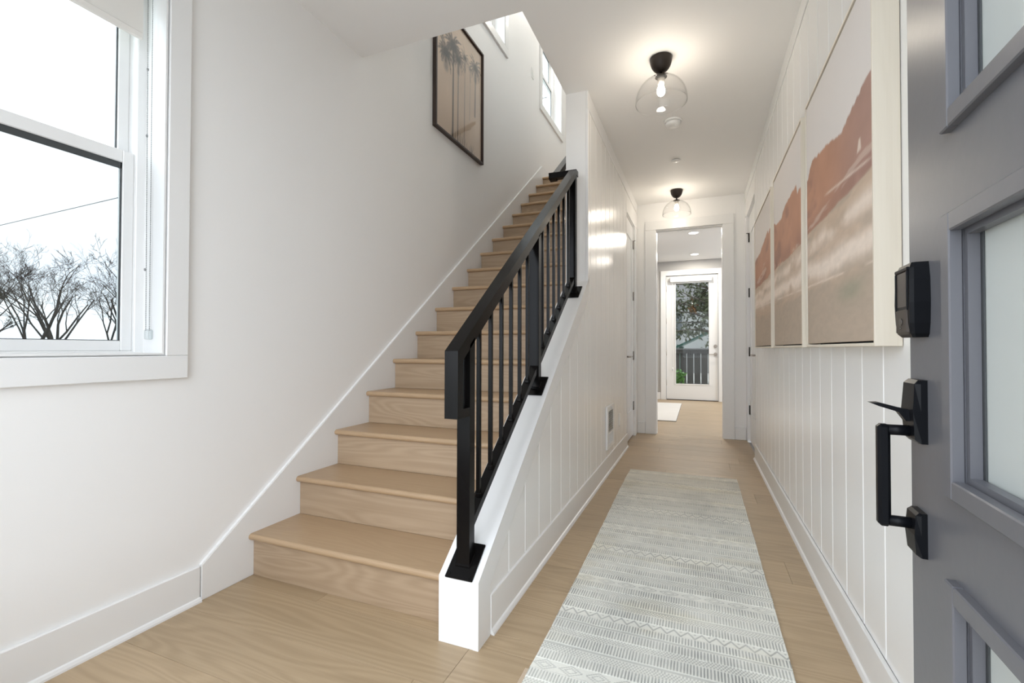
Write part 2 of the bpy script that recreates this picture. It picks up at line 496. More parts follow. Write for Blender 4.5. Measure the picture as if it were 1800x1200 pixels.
BASE_H = .14
vboards(wall_r, XH, XH + .012, YFRONT, RD[0], 1.603, BASE_H, 2.645)
obj('door_head_board', M().box(XH, XH + .012, RD[0], YE, 2.462, 2.645), MT['board'], wall_r)
vboards(wall_h, XB, XB - .012, YW + .004, LD[0], 1.680, BASE_H, 2.63)
obj('door_head_board', M().box(XB, XB - .012, LD[0], YE, 2.437, 2.63), MT['board'], wall_h)
obj('frieze_board', M().box(XH - .004, XH + .012, YFRONT, YE, 2.648, ZC, .002), MT['trim'], wall_r)
obj('frieze_board', M().box(XB - .012, XK - .002, YW, YE, 2.632, ZC, .002), MT['trim'], wall_h)
obj('end_stile', M().box(XB - .012, XK, YW, YW + .02, capz(YW) - .02, 2.632, .002), MT['trim'], wall_h)
obj('door_side_board', M().box(XB - .012, XK - .002, LD[1] + .003, YE, 0, 2.437, .002), MT['trim'], wall_h)
obj('door_side_board', M().box(XH + .012, XH + .002, RD[1] + .003, YE, 0, 2.462, .002), MT['trim'], wall_r)

# ---- knee wall (half wall carrying the railing)
m = M(); m.prism([(YK, 0), (YW, 0), (YW, capz(YW)), (YK, CAP0)], 'x', XKL, XK - .0215)
knee = obj('wall_stair_knee', m, MT['trim'], label='white sloped half wall carrying the black stair railing', kind='structure')
vboards(knee, XB, XK - .0215, YK + .097, YW + .004, 1.680, BASE_H, 0, slope=True)
obj('end_stile', M().prism([(YK, 0), (YK + .095, 0), (YK + .095, capz(YK + .095) + .0012), (YK - .0015, CAP0 + .0012), (YK - .0015, 0)], 'x', XK - .021, XK), MT['trim'], knee)
obj('sloped_rail', M().prism([(YK + .0955, capz(YK + .0955) - .118), (YW + .02, capz(YW + .02) - .118), (YW + .02, capz(YW + .02) + .0012), (YK + .0955, capz(YK + .0955) + .0012)], 'x', XK - .021, XK), MT['trim'], knee)


def baseboard(name, x, sgn, y0, y1, label, shoe=True):
    """runs along y, on wall plane x, projecting sgn"""
    o = obj(name, M().box(x, x + sgn * .014, y0, y1, 0, BASE_H, .003), MT['trim'], label=label, kind='structure')
    if shoe: obj('shoe_moulding', M().prism([(x + sgn * .014, 0), (x + sgn * .026, 0), (x + sgn * .025, .007), (x + sgn * .020, .015), (x + sgn * .014, .018)], 'y', y0, y1), MT['trim'], o)
    return o


baseboard('baseboard_left', XL, 1, YFRONT, 1.258, 'white baseboard under the entry window')
baseboard('baseboard_right', XH + .001, -1, YFRONT, RD[0] - .02, 'white baseboard below the canvases')
baseboard('baseboard_hall_left', XK - .012, 1, YK + .097, LD[0] - .01, 'white baseboard along the stair side of the hallway')
for a, b, lb in ((XK + .001, OP[0] - .118, 'short white baseboard beside the cased opening near the heater side'), (OP[1] + .112, XH - .001, 'short white baseboard beside the cased opening near the black hinges')):
    o = obj('baseboard_end', M().box(a, b, YE - .014, YE, 0, BASE_H, .003), MT['trim'], label=lb, kind='structure')
obj('baseboard_far', M().box(-3.4, -.715, YF - .014, YF, 0, BASE_H, .003), MT['trim'], label='white baseboard in the back room left of the door', kind='structure')
obj('baseboard_far', M().box(.45, 2.6, YF - .014, YF, 0, BASE_H, .003), MT['trim'], label='white baseboard in the back room right of the door', kind='structure')

# stair skirt board on the left wall
SK0, SKS = .143, .7385
sk = lambda y: SK0 + SKS * (y - 1.262)
ye = 1.262 + (ZUP + .14 - SK0) / SKS
m = M(); m.prism([(1.262, 0), (1.75, 0), (7.5, ZUP - .3), (7.5, ZUP + .14), (ye, ZUP + .14), (1.262, SK0)], 'x', XL, XS - .002)
m.prism([(1.264, .003), (1.75, .003), (7.5, ZUP - .3), (7.5, ZUP + .137), (ye + .002, ZUP + .137), (1.264, SK0 - .003)], 'x', XS - .002, XS)
obj('trim_1', m, MT['trim'], label='white skirt board climbing the wall beside the steps', kind='structure')

# cased opening
tr = thing('trim_2', (0, YE, 0), 'white flat casing around the opening at the hallway end', kind='structure')
c0, c1, zt = OP[0], OP[1], 2.425
for a, b in ((c0 - .115, c0 + .004), (c1 - .004, c1 + .11)):
    obj('casing_leg', M().box(a, b, YE - .02, YE, 0, zt - .004, .0025), MT['trim'], tr)
obj('casing_head', M().box(c0 - .115, c1 + .11, YE - .02, YE, zt - .003, zt + .105, .0025), MT['trim'], tr)
obj('jamb', M().box(c0, c0 + .012, YE + .001, YE + .12, 0, zt - .012), MT['trim'], tr)
obj('jamb', M().box(c1 - .012, c1, YE + .001, YE + .12, 0, zt - .012), MT['trim'], tr)
m = M(); m.box(c0, c1, YE + .001, YE + .12, zt - .012, zt); m.box(c0 + .012, c1 - .012, YE + .04, YE + .07, zt - .022, zt - .012)
obj('jamb_head', m, MT['trim'], tr)

# ------------------------------------------------------------------ windows
def window(name, hole, label, blind=False, grille=False):
    y0, y1, z0, z1 = hole
    t = thing(name, (XL, (y0 + y1) / 2, z0), label, kind='structure')
    # casing: picture-frame
    cw = .086
    obj('casing', M().box(XL, XL + .02, y0 - cw, y1 + cw, z0 - cw - .006, z0 - .006, .0025), MT['trim'], t)
    obj('casing', M().box(XL, XL + .02, y0 - cw, y1 + cw, z1 + .006, z1 + cw + .006, .0025), MT['trim'], t)
    obj('casing', M().box(XL, XL + .02, y0 - cw, y0 - .006, z0 - .0055, z1 + .0055, .0025), MT['trim'], t)
    obj('casing', M().box(XL, XL + .02, y1 + .006, y1 + cw, z0 - .0055, z1 + .0055, .0025), MT['trim'], t)
    # jamb extension
    m = M(); m.box(XL - .1, XL + .014, y0 - .001, y0 + .006, z0, z1); m.box(XL - .1, XL + .014, y1 - .006, y1 + .001, z0, z1)
    m.box(XL - .1, XL + .014, y0 + .006, y1 - .006, z0 - .001, z0 + .006); m.box(XL - .1, XL + .014, y0 + .006, y1 - .006, z1 - .006, z1 + .001)
    obj('jamb', m, MT['trim'], t)
    # vinyl outer frame
    m = M(); fw = .036; xa, xb = XL - .19, XL - .1
    m.box(xa, xb, y0, y0 + fw, z0, z1, .003); m.box(xa, xb, y1 - fw, y1, z0, z1, .003); m.box(xa, xb, y0 + fw, y1 - fw, z0, z0 + .012, .003); m.box(xa, xb, y0 + fw, y1 - fw, z1 - fw, z1, .003)
    obj('frame', m, MT['vinyl'], t)
    mid = z0 + .735 if blind else z0 + .63
    ya, yb = y0 + fw, y1 - fw
    for nm, x0, x1, za, zb, rb, rt in (('lower_sash', XL - .142, XL - .112, z0 + .012, mid + .02, .038, .046), ('upper_sash', XL - .178, XL - .148, mid - .025, z1 - fw, .046, .036)):
        m = M(); sw = .037
        m.box(x0, x1, ya, ya + sw, za, zb, .003); m.box(x0, x1, yb - sw, yb, za, zb, .003); m.box(x0, x1, ya + sw, yb - sw, za, za + rb, .003); m.box(x0, x1, ya + sw, yb - sw, zb - rt, zb, .003)
        s = obj(nm, m, MT['vinyl'], t)
        xc = (x0 + x1) / 2
        obj('pane', M().box(xc - .003, xc + .003, ya + sw - .004, yb - sw + .004, za + rb - .004, zb - rt + .004), MT['glass'], s)
        g = M(); gw = .004
        for q in ((ya + sw, ya + sw + gw, za + rb, zb - rt), (yb - sw - gw, yb - sw, za + rb, zb - rt), (ya + sw, yb - sw, za + rb, za + rb + gw * .6), (ya + sw, yb - sw, zb - rt - (.022 if nm == 'lower_sash' and blind else .006), zb - rt)):
            g.box(xc + .0031, xc + .009, *q)
        obj('gasket', g, MT['gasket'], s)
        if nm == 'lower_sash' and blind:
            scr = bpy.data.materials.new('insect_mesh'); scr.use_nodes = True; sn = scr.node_tree.nodes; sn.clear()
            o1 = sn.new('ShaderNodeOutputMaterial'); t1 = sn.new('ShaderNodeBsdfTransparent'); t1.inputs['Color'].default_value = (.485, .487, .488, 1); scr.node_tree.links.new(t1.outputs[0], o1.inputs[0])
            obj('insect_screen', M().box(XL - .187, XL - .1865, ya, yb, za - .005, zb - .03), scr, t)
            obj('sash_lock', M().box(x1 - .001, x1 + .012, ya + .08, ya + .14, zb - .004, zb + .012, .003), MT['vinyl'], s)
    return t


window('window_1', W1, 'white double-hung window with bare trees outside beside the entry', blind=True)
window('window_2', WA, 'high white stairwell window half hidden by the ceiling edge')
window('window_3', WB, 'high white double-hung window above the top of the stairs')

# ------------------------------------------------------------------ doors
def shaker_door(name, yr, xf, sgn, top, label, hinge_mat, lever_mat, lever_y, lever_z, hinge_y):
    """interior door in an x-plane wall; xf = face, sgn = direction it faces"""
    t = thing(name, (xf, sum(yr) / 2, 0), label, kind='structure')
    a, b = yr[0] + .004, yr[1] - .004; z0, z1 = .014, top - .004
    d = -sgn
    m = M(); st = .105
    m.box(xf, xf + d * .035, a, a + st, z0, z1, .002); m.box(xf, xf + d * .035, b - st, b, z0, z1, .002)
    m.box(xf, xf + d * .035, a + st, b - st, z0, .31, .002); m.box(xf, xf + d * .035, a + st, b - st, 2.25, z1, .002)
    obj('leaf_frame', m, MT['trim'], t)
    obj('panel', M().box(xf + d * .009, xf + d * .026, a + st - .01, b - st + .01, .30, 2.26), MT['trim'], t)
    for z in (.35, .98 if sgn < 0 else .93, 1.62, 2.22):
        h = M(); h.cyl((xf + sgn * .004, hinge_y, z - .05), (xf + sgn * .004, hinge_y, z + .05), .0075, n=10); h.box(xf, xf + sgn * .002, hinge_y - .028, hinge_y + .028, z - .05, z + .05)
        if z > 2: h.cyl((xf + sgn * .004, hinge_y, z + .047), (xf + sgn * .03, hinge_y - .012, z + .047), .004, n=8)
        obj('hinge', h, hinge_mat, t)
    lv = obj('rose', M().cyl((xf, lever_y, lever_z), (xf + sgn * .01, lever_y, lever_z), .028, n=20), lever_mat, t)
    q = M(); q.cyl((xf + sgn * .009, lever_y, lever_z), (xf + sgn * .05, lever_y, lever_z), .009, n=12)
    q.box(xf + sgn * .042, xf + sgn * .056, lever_y - .01, lever_y + .115, lever_z - .009, lever_z + .009, .004)
    obj('lever', q, lever_mat, lv)
    return t


shaker_door('door_2', LD, XB - .022, 1, 2.43, 'white panel door with grey hinges beyond the wall heater', base_mat('grey_hinge', (.30, .28, .26), .4, 1.0), MT['nickel'], LD[0] + .07, .925, LD[1] - .002)
shaker_door('door_3', RD, XH + .03, -1, 2.455, 'white panel door with black hinges beyond the farthest canvas', MT['hinge_dk'], MT['nickel'], RD[0] + .07, .95, RD[1] - .002)
m = M(); m.box(XH + .001, XH + .14, RD[0], RD[0] + .012, 0, 2.455); m.box(XH + .001, XH + .14, RD[1] - .001, RD[1] + .003, 0, 2.455); m.box(XH + .001, XH + .14, RD[0], RD[1], 2.452, 2.462)
obj('trim_3', m, MT['trim'], label='white jamb of the door with black hinges', kind='structure')

# glazed back door
t = thing('door_4', (0, YF, 0), 'white glazed back door with a roller shade box at its top', kind='structure')
dx0, dx1, dz1 = -.60, .335, 2.45; gx0, gx1, gz0, gz1 = -.437, .188, .315, 2.31; ya, yb = YF + .02, YF + .062
m = holed(M(), 'y', ya, yb, dx0, dx1, .014, dz1, [(gx0, gx1, gz0, gz1)])
obj('leaf', m, MT['trim'], t)
m = M(); bw = .02
for q in ((gx0 - .012, gx0 + bw - .008, gz0 - .012, gz1 + .012), (gx1 - bw + .008, gx1 + .012, gz0 - .012, gz1 + .012)): m.box(q[0], q[1], ya - .008, ya - .0005, q[2], q[3], .003)
m.box(gx0 + .012, gx1 - .012, ya - .008, ya - .0005, gz0 - .012, gz0 + .008, .003); m.box(gx0 + .012, gx1 - .012, ya - .008, ya - .0005, gz1 - .008, gz1 + .012, .003)
obj('glazing_bead', m, MT['trim'], t)
obj('pane', M().box(gx0 - .005, gx1 + .005, (ya + yb) / 2 - .003, (ya + yb) / 2 + .003, gz0 - .005, gz1 + .005), MT['glass_tint'], t)
for z in (.34, .93, 1.56, 2.2):
    obj('hinge', M().cyl((dx0 - .004, ya - .006, z - .055), (dx0 - .004, ya - .006, z + .055), .008, n=10), MT['nickel'], t)
sh_ = obj('shade_box', M().box(-.53, .235, ya - .07, ya - .009, 2.325, 2.425, .006), MT['plastic'], t)
obj('shade_cord', M().cyl((-.485, ya - .03, .62), (-.485, ya - .03, 2.33), .0022, n=6).cyl((-.485, ya - .03, .58), (-.485, ya - .03, .64), .012, .008, n=10), MT['plastic'], t)
lv = obj('rose', M().cyl((.293, ya, .905), (.293, ya - .012, .905), .034, n=20), MT['nickel'], t)
obj('lever', M().cyl((.293, ya - .01, .905), (.293, ya - .055, .905), .011, n=12).box(.175, .303, ya - .062, ya - .048, .896, .914, .004), MT['nickel'], lv)
db = obj('deadbolt', M().cyl((.293, ya, 1.06), (.293, ya - .014, 1.06), .033, n=20), MT['nickel'], t)
obj('thumb_turn', M().box(.288, .298, ya - .03, ya - .013, 1.04, 1.08, .003), MT['nickel'], db)
obj('sill', M().box(dx0, dx1, YF, YF + .1, 0, .013), MT['bronze'], t)
tr = thing('trim_4', (0, YF, 0), 'white flat casing around the glazed back door', kind='structure')
obj('casing_leg', M().box(-.71, -.612, YF - .02, YF, 0, 2.462, .0025), MT['trim'], tr); obj('casing_leg', M().box(.348, .446, YF - .02, YF, 0, 2.462, .0025), MT['trim'], tr)
obj('casing_head', M().box(-.71, .446, YF - .02, YF, 2.4625, 2.56, .0025), MT['trim'], tr)

# front door, open inwards
DW, DT, DA = .91, .045, math.radians(2.86)
LX, LY = .3641, 1.0747
t = thing('door_1', (LX - DW * math.sin(DA), LY - DW * math.cos(DA), 0), 'grey painted front door standing open with frosted panes and black handle', kind='structure', rotz=-DA, local=True)
lites = [(.24, .664), (.789, 1.213), (1.339, 1.763), (1.888, 2.312)]
io, ii = .175, .205
m = holed(M(), 'x', 0, DT, 0, DW, .012, 2.44, [(ii - .004, DW - ii + .004, a + .026, b - .026) for a, b in lites])
obj('leaf', m, MT['door_paint'], t)
frost = base_mat('frosted_glass', (.72, .76, .735), .35); _t, N_, L_, b_ = nodes(frost); b_.inputs['Transmission Weight'].default_value = .35; b_.inputs['IOR'].default_value = 1.2
for a, b in lites:
    fo = M(); p = .013
    # moulding frame, proud of the face, mitred look from four bars
    fo.box(-p, .004, io, ii, a, b, .002); fo.box(-p, .004, DW - ii, DW - io, a, b, .002); fo.box(-p, .004, ii, DW - ii, a, a + .028, .002); fo.box(-p, .004, ii, DW - ii, b - .028, b, .002)
    fr = obj('lite_frame', fo, MT['door_paint'], t)
    st = M(); e = ii - .003; ee = ii + .007
    st.box(.006, .02, e, ee, a + .026, b - .026); st.box(.006, .02, DW - ee, DW - e, a + .026, b - .026); st.box(.006, .02, ee, DW - ee, a + .026, a + .036); st.box(.006, .02, ee, DW - ee, b - .036, b - .026)
    obj('stop_bead', st, MT['door_paint'], fr)
    g = M(); gg = ee
    for q in ((gg - .004, gg + .006), (DW - gg - .006, DW - gg + .004)): obj('spacer', M().box(.0205, .0225, *q, a + .03, b - .03), MT['gasket'], fr)
    obj('pane', M().box(.023, .029, ii - .003, DW - ii + .003, a + .027, b - .027), frost, t)
L = lambda s: DW + s      # s: distance from latch edge (negative)
# smart lock
sl = M()
zs = [1.031, 1.037, 1.055, 1.09, 1.13, 1.15, 1.159]; hw = [.030, .036, .0395, .042, .0405, .037, .034]; dp = [.020, .0245, .0265, .0275, .0270, .0255, .022]
prof = []
cs = L(-.056)
vs = []
for z, w, d in zip(zs, hw, dp):
    vs += [(0, cs - w, z), (-d * .80, cs - w, z), (-d, cs - w + .004, z), (-d, cs + w - .004, z), (-d * .80, cs + w, z), (0, cs + w, z)]
fs = []
for k in range(len(zs) - 1):
    for i in range(5): fs.append((k * 6 + i, k * 6 + i + 1, (k + 1) * 6 + i + 1, (k + 1) * 6 + i))
fs += [(0, 1, 2, 3, 4, 5), tuple((len(zs) - 1) * 6 + i for i in range(6))]
lock = obj('keypad_lock', sl.add(vs, fs), MT['blk_hw'], t, label='black keypad lock')
obj('keypad_screen', M().box(-.0275, -.0235, cs - .026, cs + .026, 1.083, 1.146, .0015), base_mat('keypad_screen', (.035, .027, .022), .25), lock)
m = M().box(-.029, -.0225, cs - .031, cs + .031, 1.146, 1.152, .001); m.box(-.029, -.022, cs - .031, cs - .026, 1.078, 1.146, .001); m.box(-.029, -.022, cs + .026, cs + .031, 1.078, 1.146, .001)
obj('bezel', m, MT['blk_hw'], lock)
obj('lower_cover', M().box(-.0285, -.019, cs - .030, cs + .030, 1.036, 1.082, .004), base_mat('lock_cover', (.04, .03, .024), .4), lock)
obj('keyhole', M().cyl((-.0286, cs, 1.058), (-.0300, cs, 1.058), .007, n=16).ball((-.0295, cs, 1.047), .0016, 6), base_mat('keyhole_metal', (.12, .11, .1), .35, .8), lock)
# handle set
ch = L(-.050)
def plate(z0, z1, w, d):
    q = M(); zz = [z0, z0 + (z1 - z0) * .06, (z0 + z1) / 2, z1 - (z1 - z0) * .06, z1]; ww = [w * .78, w * .9, w, w * .9, w * .78]; dd = [d * .55, d * .85, d, d * .85, d * .55]
    vs = []; fs = []
    for z, a, b in zip(zz, ww, dd): vs += [(0, ch - w, z), (-d * .45, ch - w, z), (-b, ch - a, z), (-b, ch + a, z), (-d * .45, ch + w, z), (0, ch + w, z)]
    for k in range(4):
        for i in range(5): fs.append((k * 6 + i, k * 6 + i + 1, (k + 1) * 6 + i + 1, (k + 1) * 6 + i))
    fs += [(0, 1, 2, 3, 4, 5), tuple(24 + i for i in range(6))]
    return q.add(vs, fs)
hs = obj('handle_plate', plate(.848, .957, .030, .020), MT['blk_hw'], t, label='black handle plate with thumb latch')
q = M(); q.prism([(-.018, .904), (-.030, .906), (-.062, .9145), (-.075, .9135), (-.062, .908), (-.034, .899), (-.024, .884), (-.018, .884)], 'y', ch - .010, ch + .010)
obj('thumb_latch', q, MT['blk_hw'], hs)
q = M(); r_ = .0095
q.box(-.064, -.045, ch - .0105, ch + .0105, .694, .876, .005)
q.cyl((-.015, ch, .866), (-.050, ch, .866), r_, n=14); q.cyl((-.012, ch, .704), (-.050, ch, .704), r_, n=14)
obj('pull', q, MT['blk_hw'], hs)
obj('lower_plate', plate(.652, .728, .024, .018), MT['blk_hw'], t)
obj('latch_edge_plate', M().box(.010, .035, DW - .0005, DW + .001, .84, .96), MT['blk_hw'], t)
for z in (.2, .85, 1.55, 2.25): obj('hinge', M().cyl((DT + .004, -.002, z - .055), (DT + .004, -.002, z + .055), .008, n=10), MT['blk_hw'], t)
tr = thing('trim_5', (0, YFRONT, 0), 'white casing around the entrance doorway', kind='structure')
obj('casing_leg', M().box(FD[0] - .09, FD[0], YFRONT, YFRONT + .018, 0, FD[3], .0025), MT['trim'], tr); obj('casing_leg', M().box(FD[1] + .045, FD[1] + .13, YFRONT, YFRONT + .018, 0, FD[3], .0025), MT['trim'], tr)
obj('casing_head', M().box(FD[0] - .09, FD[1] + .13, YFRONT, YFRONT + .018, FD[3] + .001, FD[3] + .09, .0025), MT['trim'], tr)

# ------------------------------------------------------------------ staircase
st = thing('staircase', ((XS + XKL) / 2, Y0, 0), 'straight oak staircase climbing between the white wall and half wall', 'staircase')
sx0, sx1 = XS + .0005, XKL - .0005
NOSE = .026; TH = .028
for i in range(17):
    y = Y0 + i * RUN
    obj('riser', M().box(sx0, sx1, y, y + .012, i * RISE + (.0005), (i + 1) * RISE - TH, .0006), MT['riser'], st)
    y1 = y + (RUN if i < 16 else .014)
    r = TH / 2; zc = (i + 1) * RISE - r
    pf = [(y1, (i + 1) * RISE - TH), (y1, (i + 1) * RISE)]
    for k in range(9):
        a = math.pi / 2 + math.pi * k / 8
        pf.append((y - NOSE + r + r * math.cos(a), zc + r * math.sin(a)))
    o = obj('tread', M().prism(pf, 'x', sx0, sx1), MT['tread'], st)
# ------------------------------------------------------------------ railing
RX0, RX1 = -.785, -.735; RXC = -.76
rl = thing('stair_railing', (RXC, 1.45, capz(1.45)), 'black metal railing with square balusters along the stairs', 'railing')
RS = .7395; RZ0 = 1.001; RY0 = 1.344; RYE = 2.93
rz = lambda y: RZ0 + RS * (y - RY0)
vt = .046   # vertical thickness of sloped rail
m = M(); m.prism([(RY0, RZ0), (RYE, rz(RYE)), (RYE, rz(RYE) - vt), (RY0 + .036, rz(RY0 + .036) - vt - .012), (RY0 + .036, .806), (1.432, .806), (1.432, .776), (RY0, .776)], 'x', RX0, RX1)
hr = obj('handrail', m, MT['black'], rl)
m = M(); m.box(-.925, RX1, RYE, RYE + .05, rz(RYE) - .034, rz(RYE) + .004, .002)
obj('return_bar', m, MT['black'], hr)
y2 = RYE + .05
m = M(); ya_, yb_ = RYE + .048, 5.5
zz = rz(RYE) + .004
m.prism([(ya_ - .048, zz), (ya_ , zz), (yb_, zz + RS * (yb_ - ya_)), (yb_, zz + RS * (yb_ - ya_) - .046), (ya_, zz - .046), (ya_ - .04, zz - .038)], 'x', -.925, -.878)
wr = obj('wall_handrail', m, MT['black'], rl)
for yy in (3.35, 4.4, 5.4):
    zc = zz + RS * (yy - ya_) - .05
    obj('bracket', M().cyl((-.90, yy, zc + .01), (-.90, yy, zc - .03), .006, n=8).cyl((-.90, yy, zc - .03), (XKL, yy, zc - .03), .006, n=8), MT['black'], rl)
bz = lambda y: .469 + .74 * (y - 1.555)
m = M(); m.prism([(1.45, bz(1.45)), (2.925, bz(2.925)), (2.925, bz(2.925) - .032), (1.45, bz(1.45) - .032)], 'x', RXC - .019, RXC + .019)
obj('bottom_rail', m, MT['black'], rl)
nrm = Vector((0, -CAPS, 1)).normalized(); alg = Vector((0, 1, CAPS)).normalized()
for y in (1.45, 2.19, 2.925):
    m = M(); hwy = .019
    b0, b1 = capz(y - hwy) + .004, capz(y + hwy) + .004
    t0, t1 = rz(y - hwy) - vt + .002, rz(y + hwy) - vt + .002
    m.add([(RX0, y - hwy, b0), (RX1, y - hwy, b0), (RX1, y + hwy, b1), (RX0, y + hwy, b1), (RX0, y - hwy, t0), (RX1, y - hwy, t0), (RX1, y + hwy, t1), (RX0, y + hwy, t1)],
          [(0, 1, 2, 3), (4, 5, 6, 7), (0, 1, 5, 4), (1, 2, 6, 5), (2, 3, 7, 6), (3, 0, 4, 7)])
    po = obj('post', m, MT['black'], rl)
    c = Vector((RXC, y + .004, capz(y + .004))) + nrm * .0045
    pm = M().obox(c, (1, 0, 0), alg, nrm, .052, .068, .004, .002)
    pl = obj('base_plate', pm, MT['black'], po)
    obj('weld', M().obox(c + nrm * .006, (1, 0, 0), alg, nrm, .029, .027, .003, .002), MT['black'], po)
    # bolts one by one
    for sx_ in (-1, 1):
        for sy_ in (-1, 1):
            q = c + Vector((1, 0, 0)) * sx_ * .040 + alg * sy_ * .055 + nrm * .003
            obj('bolt', M().cyl(q, q + nrm * .004, .0065, .005, n=10), MT['black'], po)
for y in (1.552, 1.656, 1.762, 1.868, 1.972, 2.075, 2.302, 2.403, 2.506, 2.609, 2.714, 2.817):
    m = M(); h = .0072
    m.box(RXC - h, RXC + h, y - h, y + h, bz(y) - .01, rz(y) - vt + .006)
    bo = obj('baluster', m, MT['black'], rl)
    obj('baluster_shoe', M().box(RXC - .0105, RXC + .0105, y - .0105, y + .0105, bz(y) - .008, bz(y) + .009, .003), MT['black'], bo)
# top loop of handrail hides post tops

# ------------------------------------------------------------------ pendant lights
def pendant(x, y, label):
    t = thing('ceiling_light', (x, y, ZC), label, 'light', 'clear glass hallway lights')
    can = [(max(1e-5, .064 * math.cos(math.pi / 2 * (1 - k / 10)) ** .9), -.084 * math.sin(math.pi / 2 * (1 - k / 10)) - .002) for k in range(11)] + [(.064, -.0005), (1e-5, -.0005)]
    obj('canopy', M().lathe(can, (x, y, ZC), 36), MT['bronze'], t)
    obj('stem', M().cyl((x, y, ZC - .084), (x, y, ZC - .112), .0075, n=12).lathe([(1e-5, -.1135), (.035, -.1135), (.033, -.1095), (1e-5, -.106)], (x, y, ZC), 24), MT['bronze'], t)
    obj('socket', M().lathe([(1e-5, -.113), (.022, -.114), (.022, -.128), (.018, -.136), (.0175, -.158), (1e-5, -.158)], (x, y, ZC), 20), base_mat('socket_grey', (.45, .42, .38), .4, .2), t)
    b = obj('bulb', M().lathe([(1e-5, -.226), (.010, -.224), (.019, -.216), (.023, -.202), (.022, -.186), (.017, -.172), (.013, -.158), (1e-5, -.157)], (x, y, ZC), 20), MT['bulb'], t)
    pr = []
    R, H, zt = .149, .158, -.112
    for k in range(15):
        a = math.pi / 2 * k / 14
        pr.append((max(.010, R * math.sin(a) ** .92), zt - H * (1 - math.cos(a)) * .93 - (.011 if k == 14 else 0)))
    inner = [(r - .0028, z - .0022) if r > .02 else (r, z - .003) for r, z in pr]
    inner[-1] = (pr[-1][0] - .0028, pr[-1][1])
    prof = pr + inner[::-1]
    obj('glass_shade', M().lathe(prof, (x, y, ZC), 56, closed=True), MT['clear'], t)
    return t


pendant(-.205, 2.875, 'clear glass dome ceiling light nearer the stair railing')
pendant(-.222, 5.35, 'clear glass dome ceiling light nearer the cased opening')

# recessed lights in back room
for y, lb in ((7.41, 'round recessed ceiling light nearer the cased opening in back room'), (9.1, 'round recessed ceiling light closer to the glazed back door')):
    t = thing('recessed_light', (-.07, y, ZC), lb, 'light', 'recessed lights in the back room')
    obj('trim_ring', M().lathe([(.066, -.0005), (.066, -.005), (.082, -.003), (.084, -.0005)], (-.07, y, ZC), 32, closed=True), MT['plastic'], t)
    obj('lens', M().lathe([(1e-5, -.0035), (.066, -.0035), (.066, -.001), (1e-5, -.001)], (-.07, y, ZC), 32), MT['down'], t)
    l = bpy.data.lights.new('downlight', 'AREA'); l.shape = 'DISK'; l.size = .13; l.energy = DOWNLIGHT_W; l.color = (1, .93, .82)
    lo = bpy.data.objects.new('downlight', l); COL.objects.link(lo); lo.parent = t; lo.location = (0, 0, -.008)

for y, lb in ((3.4, 'added unseen fill light over the lower half of the stairwell'), (5.9, 'added unseen fill light over the upstairs landing')):  # unseen stairwell fill lights, added to brighten the upper wall
    t = thing('recessed_light', (-1.35, y, ZTOP), lb, 'light', 'added fill lights over the stairwell')
    obj('trim_ring', M().lathe([(.066, -.0005), (.066, -.005), (.082, -.003), (.084, -.0005)], (-1.35, y, ZTOP), 32, closed=True), MT['plastic'], t)
    obj('lens', M().lathe([(1e-5, -.0035), (.066, -.0035), (.066, -.001), (1e-5, -.001)], (-1.35, y, ZTOP), 32), MT['down'], t)
    l = bpy.data.lights.new('downlight', 'AREA'); l.shape = 'DISK'; l.size = .13; l.energy = STAIR_FILL_W; l.color = (1, .95, .87)
    lo = bpy.data.objects.new('downlight', l); COL.objects.link(lo); lo.parent = t; lo.location = (0, 0, -.008)

# detectors
t = thing('smoke_detector', (-.178, 3.70, ZC), 'white round smoke detector behind the first ceiling light', 'detector')
obj('base', M().lathe([(1e-5, -.0005), (.066, -.0005), (.066, -.011), (.060, -.014), (1e-5, -.014)], (-.178, 3.70, ZC), 40), MT['plastic'], t)
obj('cover', M().lathe([(1e-5, -.016), (.057, -.016), (.057, -.030), (.050, -.040), (.030, -.046), (1e-5, -.047)], (-.178, 3.70, ZC), 40), MT['plastic'], t)
obj('vent_ring', M().lathe([(1e-5, -.0142), (.054, -.0142), (.054, -.0158), (1e-5, -.0158)], (-.178, 3.70, ZC), 32), MT['gasket'], t)
obj('test_button', M().cyl((-.158, 3.685, ZC - .044), (-.158, 3.685, ZC - .049), .011, n=16), MT['plastic'], t)
t = thing('sprinkler_cover', (-.19, 4.485, ZC), 'small white round ceiling cover between detector and second light', 'cover')
obj('collar', M().lathe([(1e-5, -.0005), (.034, -.0005), (.034, -.006), (1e-5, -.006)], (-.19, 4.485, ZC), 32), base_mat('collar_grey', (.5, .48, .45), .5), t)
obj('disc', M().lathe([(1e-5, -.0065), (.041, -.0065), (.040, -.011), (.028, -.016), (1e-5, -.018)], (-.19, 4.485, ZC), 32), MT['plastic'], t)

